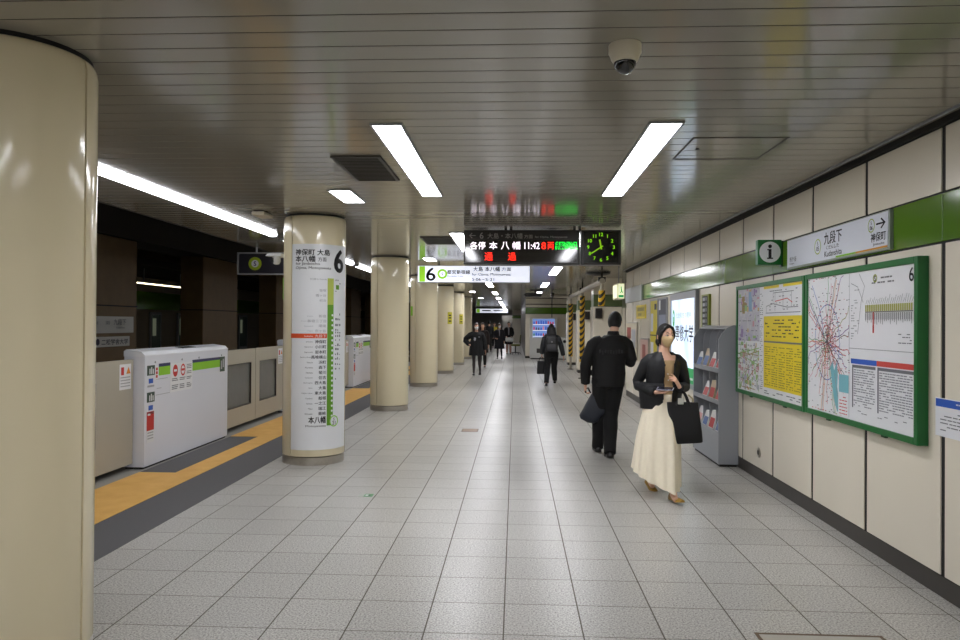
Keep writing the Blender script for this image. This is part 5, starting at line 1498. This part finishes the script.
def strands(mb):
    for sg in (-1, 1):
        mb.tube([HM @ (headpt(sg * .14, 1.02, s, 1.10)), HM @ (headpt(sg * .68, .72, s, 1.12)), HM @ (headpt(sg * 1.12, .32, s, 1.11)), HM @ (headpt(sg * 1.34, -.1, s, 1.09)), HM @ (headpt(sg * 1.5, -.45, s, 1.06)), HM @ (headpt(sg * 1.75, -.75, s, 1.0))], [.008, .014, .016, .017, .013, .006], 10)
    mb.ball(HM @ (Vector((0, .085, -.055)) * s), (.045, .04, .05), 10)
hair_part(t, HM, s, HAIR, hair_k(.72, -.1, -.62, 1.12, .1), extra=strands)
# inner top, open jacket, skirt, shoes
simple_garment('blouse', mat('beige_knit', (190, 160, 116), rough=.85, noise=(90, .12), bump=(70, .3)), t, J, s, .004, -.14, .83, .006, arms=False, fem=True)
mb = MB()
for bx, bz in ((.008, 1.115), (.012, 1.06), (.016, .90)): mb.ball((bx, -.118, bz), (.006, .004, .006), 6)
mb.build('button', WHITE, t, smooth=60, local=True)
def hem(mb):
    P = Vector(J['pelvis'])
    mb.rings([[P + Vector(((.182 + dz * .1) * math.cos(q), (.132 + dz * .05) * math.sin(q), dz)) for q in [2 * PI * j / 28 for j in range(28)]] for dz in (-.065, -.02, .08, .16)])
mb = MB()
mb.rings(torso_rings(J, s, .022, -.10, .99, True))
hem(mb)
for k in 'ab': arm_tube(mb, J, k, s, .009, .99)
fuse(mb, .006, 5)
dele = []
for f_ in mb.bm.faces:
    c_ = f_.calc_center_median()
    w = .040 if c_.z < 1.2 else .040 + (c_.z - 1.2) * .30
    xc = .020 - (1.15 - c_.z) * .06
    if c_.y < -.03 and abs(c_.x - xc) < w and .74 < c_.z < 1.36 and not (abs(c_.x - xc) > .03 and c_.y < -.15): dele.append(f_)
    elif c_.z > 1.302 and (Vector((c_.x - J['neck'][0], c_.y - J['neck'][1])).length < .068): dele.append(f_)
    elif c_.z < .80 and f_.normal.z < -.8: dele.append(f_)
bmesh.ops.delete(mb.bm, geom=dele, context='FACES')
jk = mb.build('jacket', mat('black_nylon_jacket', (13, 14, 18), rough=.6, noise=(50, .2), bump=(20, .3)), t, smooth=60, local=True)
md = jk.modifiers.new('thickness', 'SOLIDIFY'); md.thickness = .006; md.offset = 1
mb = MB(); mb.bm.free()
mb = MB()
rg = []
for i in range(17):
    f_ = i / 16
    cx = -.03 - .045 * f_; cy = -.005 + .0 * f_
    a = .135 + .04 * smooth01(f_ * 1.6) + .035 * f_; b_ = .115 + .145 * f_
    ring = []
    for j in range(96):
        q = 2 * PI * j / 96
        rip = 1 + (.008 + .045 * f_) * math.sin(15 * q + 1.2 * math.sin(2 * q)) + .02 * f_ * math.sin(4 * q + 1)
        x = cx + a * rip * math.cos(q); y = cy + b_ * rip * math.sin(q) - .10 * f_ * math.exp(-((math.cos(q) - .5) / .4) ** 2) * (math.sin(q) < 0)
        z = .93 + (.185 - .93) * f_ + f_ ** 3 * (-.28 * (x - cx) + .22 * (y - cy))
        ring.append(Vector((x, y, z)))
    rg.append(ring)
mb.rings(rg)
mb.build('skirt', mat('cream_pleated_skirt', (244, 234, 210), rough=.75, noise=(30, .04)), t, smooth=80, local=True)
MUST = mat('mustard_shoe', (150, 116, 36), rough=.5)
for k, (pt, yw) in (('a', (-.35, .25)), ('b', (.10, .28))):
    mb = MB(); foot_mesh(mb, J, k, s, -1, .95, .24, pt, low=True, yaw=yw); mb.build('shoe', MUST, t, smooth=60, local=True)
# phone and bag
t2 = thing('smartphone', 'smartphone held flat in the hand of the woman in the cream skirt', 'phone', (wx - .03, wy0 - .215, .975))
PM = Matrix.Translation((wx - .035, wy0 - .215, .99)) @ Matrix.Rotation(math.radians(-24), 4, 'Z') @ Matrix.Rotation(math.radians(16), 4, 'X')
m = MB(); m.box((-.072, -.035, -.004), (.072, .035, .004), bevel=.003, M=PM); m.build('case', mat('phone_case', (170, 168, 180), rough=.35), t2)
m = MB(); m.box((-.066, -.031, .004), (.066, .031, .005), M=PM); m.build('screen', mat('phone_screen', (36, 40, 56), rough=.1), t2)
t2 = thing('tote_bag', 'black tote bag hanging from the forearm of the woman in the cream skirt', 'bag', (wx + .135, wy0 - .13, .47))
bx, by = wx + .135, wy0 - .13
m = MB()
rg = []
for f_, a, b_ in ((0, .158, .045), (.02, .166, .055), (.25, .162, .06), (.6, .150, .05), (.95, .140, .028), (1, .139, .022)):
    z = .50 + .365 * f_
    ring = []
    for j in range(40):
        q = 2 * PI * j / 40
        cx_, sx_ = math.cos(q), math.sin(q)
        x = a * math.copysign(abs(cx_) ** .35, cx_); y = b_ * math.copysign(abs(sx_) ** .6, sx_)
        ring.append(Vector((bx + x + .012 * (1 - f_), by + y, z + .06 * x * (1 - f_) - .0 * f_)))
    rg.append(ring)
m.rings(rg); m.build('body', mat('black_canvas', (16, 16, 18), rough=.7, noise=(70, .2), bump=(14, .3)), t2, smooth=60)
STRAP = mat('black_strap', (22, 21, 22), rough=.6)
for dy in (-.03, .03):
    m = MB(); pts = [(bx - .06 + .12 * i / 10, by + dy * (1 - .5 * math.sin(PI * i / 10)), .84 + .115 * math.sin(PI * i / 10)) for i in range(11)]
    m.tube(pts, [(.010, .004)] * 11, 8, flat=(0, 1, 0)); m.build('handle', STRAP, t2, smooth=60)
m = MB(); m.box((bx - .05, by - .05, .85), (bx + .0, by - .044, .905), bevel=.004); m.build('tag', mat('tag_white', (200, 200, 190), rough=.5), t2)
m = MB(); m.tube([(bx + .10, by + .01, .84), (bx + .09, by, .9), (bx + .05, by, .93)], .008, 8); m.build('charm_cord', mat('beige_cord', (180, 166, 130), rough=.7), t2, smooth=60)

# ------------------------------------------------------------------ man walking away
mx, my = 1.075, 8.73
t = thing('person', 'person in black jacket and trousers walking away, dark bag in hand, by the posters', 'person', (mx, my, 0))
J, s = default_joints(1.71, 1)
J.update(pelvis=(.045, 0, .92), neck=(.10, .02, 1.445), chest=(.06, .0, 1.27), head=(.125, .055, 1.588), sha=(-.135, .0, 1.375), shb=(.255, .02, 1.38), ela=(-.235, -.02, 1.09), wra=(-.225, .05, .84), elb=(.325, .0, 1.10), wrb=(.23, .24, 1.15),
         hipa=(-.035, .0, .89), hipb=(.115, .0, .89), kna=(-.045, .08, .49), knb=(.075, .03, .48), ana=(-.058, .19, .09), anb=(.04, -.19, .09))
HM = headM(J, yaw=-.35, pitch=.28, fd=1)
body_mesh(J, s, 1, HM, .0050, dict(a=dict(d=(.0, .15, -1), n=(1, 0, 0), side=-1, curl=.85, spread=.05), b=dict(d=(-.5, .75, .2), n=(-.6, -.3, .5), side=1, curl=.5)), t)
face_parts(t, HM, s)
hair_part(t, HM, s, HAIR, hair_k(.6, .02, -.66, 1.14))
def collar(mb):
    N = Vector(J['neck']); mb.lathe([(.075, -.05), (.072, 0), (.066, .035)], N, 20)
def jack(mb):
    P = Vector(J['pelvis']); collar(mb)
    mb.rings([[P + Vector(((.205 - abs(dz - .08) * .1) * math.cos(q), .15 * math.sin(q), dz)) for q in [2 * PI * j / 28 for j in range(28)]] for dz in (-.10, -.07, .05, .2, .3)])
simple_garment('jacket', mat('black_bomber', (9, 9, 10), rough=.75, noise=(50, .2), bump=(14, .35)), t, J, s, .03, -.02, .99, .008, sleeve=.98, extra=jack)
mb = MB(); random.seed(2)
for i in range(9): 
    x = -.085 + i * .032
    mb.box((x, -.1565 + .0 * i, 1.20 + random.uniform(0, .02)), (x + .02, -.150, 1.245 + random.uniform(0, .02)))
mb.build('back_print', mat('faded_back_print', (30, 30, 32), rough=.7), t, local=True)
def seat(mb):
    P = Vector(J['pelvis']); mb.rings([[P + Vector((a * math.cos(q), b_ * math.sin(q), dz)) for q in [2 * PI * j / 24 for j in range(24)]] for dz, a, b_ in ((-.12, .15, .115), (-.05, .178, .13), (.08, .17, .125))])
simple_garment('trousers', BLK2, t, J, s, .036, None, None, .009, arms=False, legs=1.1, extra=seat)
for k in 'ab':
    mb = MB(); foot_mesh(mb, J, k, s, 1, 1.25, .29, -.12 if k == 'b' else .0); mb.build('shoe', SHOE, t, smooth=60, local=True)
t2 = thing('shoulder_bag', 'dark blue-grey bag held low by the person in the black jacket', 'bag', (mx - .28, my + .06, .35))
m = MB()
poly = [(-.17, .72), (-.13, .755), (-.02, .745), (-.01, .69), (.0, .60), (.02, .54), (.005, .49), (-.06, .44), (-.10, .385), (-.15, .365), (-.22, .375), (-.30, .42), (-.315, .46), (-.28, .52), (-.24, .60), (-.20, .67)]
rg = []
for dy, k in ((-.085, .55), (-.075, .82), (-.04, .98), (0, 1.0), (.04, .98), (.075, .82), (.085, .55)):
    rg.append([Vector((mx - .12 + (x + .14) * k - .0, my + .06 + dy, .555 + (z - .555) * k)) for x, z in poly])
m.rings(rg); m.build('body', mat('slate_nylon', (42, 46, 56), rough=.55, noise=(20, .15), bump=(10, .5)), t2, smooth=60)
for dy in (-.02, .02):
    m = MB(); m.tube([(mx - .225, my + .06 + dy * 2, .74), (mx - .225, my + .075 + dy, .775), (mx - .19, my + .08 + dy, .79), (mx - .165, my + .06 + dy * 2, .735)], .009, 8); m.build('handle', STRAP, t2, smooth=60)

# ------------------------------------------------------------------ woman with a backpack, walking away
t = thing('person', 'person with long dark hair and grey sleeves walking away, black backpack, before the vending machine', 'person', (.92, 18.5, 0))
J, s = default_joints(1.56, 1)
J.update(sha=(-.16, 0, 1.255), shb=(.17, 0, 1.25), ela=(-.225, -.04, 1.0), wra=(-.235, .05, .80), elb=(.25, -.08, .99), wrb=(.305, -.03, .76), ana=(-.13, -.25, .09), anb=(.11, .25, .12), kna=(-.095, -.02, .45), knb=(.08, .12, .45), hipa=(-.085, 0, .82), hipb=(.085, 0, .82))
HM = headM(J, 0, .05, 1)
body_mesh(J, s, 1, HM, .008, dict(a=dict(curl=.8, side=-1)), t)
hair_part(t, HM, s, HAIR, hair_k(.6, -.3, -1.2, 1.16), .24, width=.115)
simple_garment('jacket', CHAR, t, J, s, .03, -.12, .98, .010, sleeve=.95, fem=True)
simple_garment('trousers', BLK2, t, J, s, .028, None, None, .010, arms=False, legs=1.0, extra=lambda mb: mb.rings([[Vector(J['pelvis']) + Vector((a * math.cos(q), b_ * math.sin(q), dz)) for q in [2 * PI * j / 20 for j in range(20)]] for dz, a, b_ in ((-.15, .14, .11), (-.05, .175, .13), (.05, .165, .12))]))
for k in 'ab':
    mb = MB(); foot_mesh(mb, J, k, s, 1, 1.05, .25, -.3 if k == 'a' else .1); mb.build('shoe', SHOE, t, smooth=60, local=True)
t2 = thing('backpack', 'black backpack worn by the woman before the vending machine', 'backpack', (.92, 18.28, .88))
m = MB(); m.rings([[Vector((.92 + a * math.copysign(abs(math.cos(q)) ** .5, math.cos(q)), 18.28 + b_ * math.copysign(abs(math.sin(q)) ** .6, math.sin(q)), z)) for q in [2 * PI * j / 28 for j in range(28)]] for z, a, b_ in ((.87, .13, .06), (.89, .15, .085), (1.05, .155, .095), (1.2, .14, .08), (1.27, .10, .05), (1.285, .05, .02))]); m.build('body', mat('backpack_black', (20, 20, 22), rough=.55, bump=(12, .3)), t2, smooth=60)
m = MB(); m.rings([[Vector((.92 + a * math.copysign(abs(math.cos(q)) ** .4, math.cos(q)), 18.185 + b_ * math.copysign(abs(math.sin(q)) ** .6, math.sin(q)), z)) for q in [2 * PI * j / 24 for j in range(24)]] for z, a, b_ in ((.89, .11, .02), (.91, .12, .03), (1.04, .12, .03), (1.06, .11, .02))]); m.build('front_pocket', mat('backpack_grey', (48, 48, 52), rough=.6), t2, smooth=60)
m = MB(); m.box((.90, 18.175, 1.10), (.94, 18.19, 1.14)); m.build('patch', mat('patch_grey', (110, 110, 112), rough=.5), t2)
for sx in (-.09, .09):
    m = MB(); m.tube([(.92 + sx, 18.36, 1.24), (.92 + sx * 1.2, 18.42, 1.31), (.92 + sx * 1.2, 18.52, 1.31), (.92 + sx * 1.3, 18.62, 1.2), (.92 + sx * 1.4, 18.60, 1.02), (.92 + sx * 1.4, 18.45, .93)], .016, 8); m.build('shoulder_strap', STRAP, t2, smooth=60)
t2 = thing('hand_bag', 'black hand bag carried low by the woman with the backpack', 'bag', (.68, 18.55, .28))
m = MB(); m.rings([[Vector((.66 + a * math.copysign(abs(math.cos(q)) ** .4, math.cos(q)), 18.56 + b_ * math.copysign(abs(math.sin(q)) ** .6, math.sin(q)), z)) for q in [2 * PI * j / 24 for j in range(24)]] for z, a, b_ in ((.29, .095, .05), (.31, .10, .06), (.5, .095, .05), (.62, .085, .03))]); m.build('body', mat('black_canvas', ()), t2, smooth=60)
m = MB(); m.tube([(.61, 18.56, .61), (.63, 18.56, .70), (.685, 18.56, .725), (.71, 18.56, .70), (.72, 18.56, .61)], .009, 8); m.build('handle', STRAP, t2, smooth=60)

# ------------------------------------------------------------------ masked woman in black, walking towards the viewpoint
t = thing('person', 'person in short black dress and tights with white mask, walking left of centre', 'person', (-1.17, 21.9, 0))
J, s = default_joints(1.58, -1)
J.update(sha=(-.16, 0, 1.27), ela=(-.36, .06, 1.07), wra=(-.21, -.06, .93), elb=(.23, .05, 1.02), wrb=(.27, .02, .76), kna=(-.07, -.05, .45), ana=(-.06, -.22, .09), knb=(.09, .05, .45), anb=(.10, .28, .13))
HM = headM(J, .1, 0, -1)
TIGHT = mat('sheer_black_tights', (44, 34, 34), rough=.6)
body_mesh(J, s, -1, HM, .008, dict(a=dict(d=(.8, -.2, -.2), n=(0, .6, -.5), curl=.6)), t, legs=False)
face_parts(t, HM, s)
mask_part(t, HM, s, mat('white_mask', (228, 228, 230), rough=.8))
hair_part(t, HM, s, HAIRB, hair_k(.55, -.4, -1.2, 1.15), .26, width=.10)
simple_garment('sweater', BLK, t, J, s, .045, .0, .99, .010, sleeve=.97, fem=True)
simple_garment('tights', TIGHT, t, J, s, .0, None, None, .008, arms=False, legs=1.0)
mb = MB(); P = Vector(J['pelvis'])
mb.rings([[P + Vector(((a + .006 * math.sin(12 * q)) * math.cos(q), (b_ + .006 * math.sin(12 * q)) * math.sin(q), dz)) for q in [2 * PI * j / 60 for j in range(60)]] for dz, a, b_ in ((-.27, .225, .19), (-.15, .215, .18), (0, .20, .165), (.14, .19, .155), (.2, .17, .14))])
mb.build('skirt', BLK, t, smooth=70, local=True)
mb = MB(); mb.rings([[Vector((-.04 + .03 * math.cos(q) , -.175, 1.10 + .05 * math.sin(q))) + Vector((.012 * math.sin(5 * q), 0, 0)) for q in [2 * PI * j / 16 for j in range(16)]], [Vector((-.04 + .03 * math.cos(q), -.165, 1.10 + .05 * math.sin(q))) for q in [2 * PI * j / 16 for j in range(16)]]]); mb.box((.07, -.172, 1.15), (.11, -.16, 1.18))
mb.build('chest_print', mat('pale_chest_print', (150, 150, 156), rough=.7), t, local=True)
for k in 'ab':
    mb = MB(); foot_mesh(mb, J, k, s, -1, 1.0, .25, .1 if k == 'a' else -.5); mb.build('boot', SHOE, t, smooth=60, local=True)

# ------------------------------------------------------------------ second masked woman, knee-length coat
t = thing('person', 'person in knee length dark coat and white mask, walking in the far middle', 'person', (-.70, 32.5, 0))
J, s = default_joints(1.58, -1)
J.update(kna=(-.075, -.05, .45), ana=(-.08, -.2, .09), knb=(.08, .05, .45), anb=(.10, .25, .12), wra=(-.20, -.10, .92), ela=(-.24, .04, 1.02))
HM = headM(J, 0, .05, -1)
body_mesh(J, s, -1, HM, .010, dict(a=dict(d=(.6, -.4, -.1), n=(0, .5, -.5))), t, legs=False)
face_parts(t, HM, s)
mask_part(t, HM, s, mat('white_mask', ()))
hair_part(t, HM, s, HAIRB, hair_k(.5, -.4, -1.2, 1.15), .2, width=.10)
def skirt_ext(lo, w0, w1):
    def f_(mb):
        P = Vector(J['pelvis'])
        mb.rings([[P + Vector((a * math.cos(q), a * .8 * math.sin(q), dz)) for q in [2 * PI * j / 28 for j in range(28)]] for dz, a in ((lo, w1), (lo * .5, (w0 + w1) / 2), (0, w0), (.2, w0 * .88))])
    return f_
simple_garment('coat', NAVYC, t, J, s, .035, .0, .99, .012, sleeve=.97, fem=True, extra=skirt_ext(-.42, .19, .235))
simple_garment('tights', BLK2, t, J, s, .0, None, None, .010, arms=False, legs=1.0)
mb = MB(); mb.tube([(-.02, -.085, 1.32), (0, -.135, 1.24), (.0, -.15, 1.12), (.0, -.155, 1.02)], [(.03, .01), (.024, .01), (.018, .01), (.01, .008)], 8, flat=(0, 1, 0)); mb.build('scarf', mat('grey_scarf', (136, 132, 136), rough=.8), t, smooth=60, local=True)
for k in 'ab':
    mb = MB(); foot_mesh(mb, J, k, s, -1, 1.0, .25, .1 if k == 'a' else -.4); mb.build('shoe', SHOE, t, smooth=60, local=True)

# ------------------------------------------------------------------ distant figures
def far_person(label, x, y, h, fd, coat, coat_len, hairm, hairlen=0.0, mask=None, trousers=BLK2, step=.2, jacket_only=False, upd=None, extra_part=None):
    global J
    t = thing('person', label, 'person', (x, y, 0))
    J, s = default_joints(h, fd)
    J['ana'] = (-.09 * s, -.5 * step, .09); J['anb'] = (.09 * s, .5 * step, .09)
    if upd: J.update(upd)
    HM = headM(J, 0, .05, fd)
    body_mesh(J, s, fd, HM, .011, {}, t)
    hair_part(t, HM, s, hairm, hair_k(.55, -.1 if hairlen else .1, -1.0 if hairlen else -.45, 1.13), hairlen, width=.10)
    if mask: mask_part(t, HM, s, mask)
    simple_garment('jacket' if coat_len < .2 else 'coat', coat, t, J, s, .035, .0, .99, .013, sleeve=.95, extra=skirt_ext(-coat_len, .185, .19 + coat_len * .08))
    simple_garment('trousers', trousers, t, J, s, .018, None, None, .013, arms=False, legs=1.0)
    for k in 'ab':
        mb = MB(); foot_mesh(mb, J, k, s, fd, 1.05, .26); mb.build('shoe', SHOE, t, smooth=60, local=True)
    return t
far_person('person in dark brown coat just behind the masked woman in the short black dress', -1.16, 25.8, 1.60, -1, BRNC, .35, HAIRB, .22)
far_person('person in dark jacket and trousers walking away between the two masked women', -1.46, 40.8, 1.74, 1, BLK, .12, HAIR, trousers=mat('dark_olive_trousers', (46, 46, 38), rough=.8))
far_person('person in yellow top, tiny in the distance behind the two masked women', -1.36, 47.5, 1.65, -1, mat('yellow_top', (206, 186, 60), rough=.8), .1, HAIR)
t = far_person('person in dark suit with pale scarf, standing by the olive chair far off', -.33, 37.6, 1.68, -1, BLK, .40, HAIR, trousers=mat('bare_leg', (170, 130, 112), rough=.6), upd=dict(wra=(-.13, -.24, .92), ela=(-.22, 0, 1.05), wrb=(.13, -.24, .92), elb=(.22, 0, 1.05)))
mb = MB(); mb.tube([(-.02, -.09, 1.40), (0, -.15, 1.3), (.0, -.17, 1.12), (.0, -.175, 1.0)], [(.04, .012), (.035, .012), (.03, .012), (.02, .01)], 8, flat=(0, 1, 0)); mb.build('scarf', mat('grey_scarf', ()), t, smooth=60, local=True)
t2 = thing('carrier_bag', 'white carrier bag held by the person by the olive chair', 'bag', (-.33, 37.2, .68))
m = MB(); m.rings([[Vector((-.30 + a * math.cos(q), 37.26 + b_ * math.sin(q) , z + .03 * math.sin(3 * q))) for q in [2 * PI * j / 24 for j in range(24)]] for z, a, b_ in ((.66, .12, .05), (.70, .2, .08), (.78, .22, .07), (.86, .19, .03))]); m.build('body', mat('white_bag', (220, 220, 216), rough=.5), t2, smooth=60)
for sx in (-.12, .12):
    m = MB(); m.tube([(-.30 + sx, 37.26, .86), (-.33 + sx, 37.3, .92), (-.36 + sx, 37.32, .86)], .008, 8); m.build('handle', mat('white_bag', ()), t2, smooth=60)
# olive swivel chair
OX, OY = .02, 37.3
t = thing('swivel_chair', 'olive swivel chair standing alone far down the platform', 'chair', (OX, OY, 0))
OL = mat('olive_fabric', (116, 118, 62), rough=.8)
m = MB(); m.rings([[Vector((OX + a * math.copysign(abs(math.cos(q)) ** .6, math.cos(q)), OY + a * .95 * math.copysign(abs(math.sin(q)) ** .6, math.sin(q)), z)) for q in [2 * PI * j / 24 for j in range(24)]] for z, a in ((.44, .2), (.46, .23), (.51, .23), (.53, .2))]); m.build('seat', OL, t, smooth=60)
m = MB(); m.rings([[Vector((OX + .22 + dx + .03 * math.cos(q), OY + w * math.sin(q), z)) for q in [2 * PI * j / 20 for j in range(20)]] for z, w, dx in ((.62, .16, 0), (.68, .21, .01), (.88, .22, .03), (.98, .19, .045), (1.0, .12, .05))]); m.build('backrest', OL, t, smooth=60)
m = MB(); m.tube([(OX + .05, OY, .45), (OX + .24, OY, .47), (OX + .25, OY, .66)], .02, 8); m.build('back_bracket', BLACK_METAL, t, smooth=60)
m = MB(); m.tube([(OX, OY, .08), (OX, OY, .44)], .03, 12); m.build('column', BLACK_METAL, t, smooth=60)
for i in range(5):
    a = 2 * PI * i / 5 + .3
    m = MB(); m.tube([(OX, OY, .11), (OX + .27 * math.cos(a), OY + .27 * math.sin(a), .075)], [.025, .018], 8); lg = m.build('leg', BLACK_METAL, t, smooth=60)
    m = MB(); m.lathe([(.028, -.014), (.028, .014)], (OX + .27 * math.cos(a), OY + .27 * math.sin(a), .029), 14, axis='x'); m.build('caster', BLACK, lg, smooth=40)
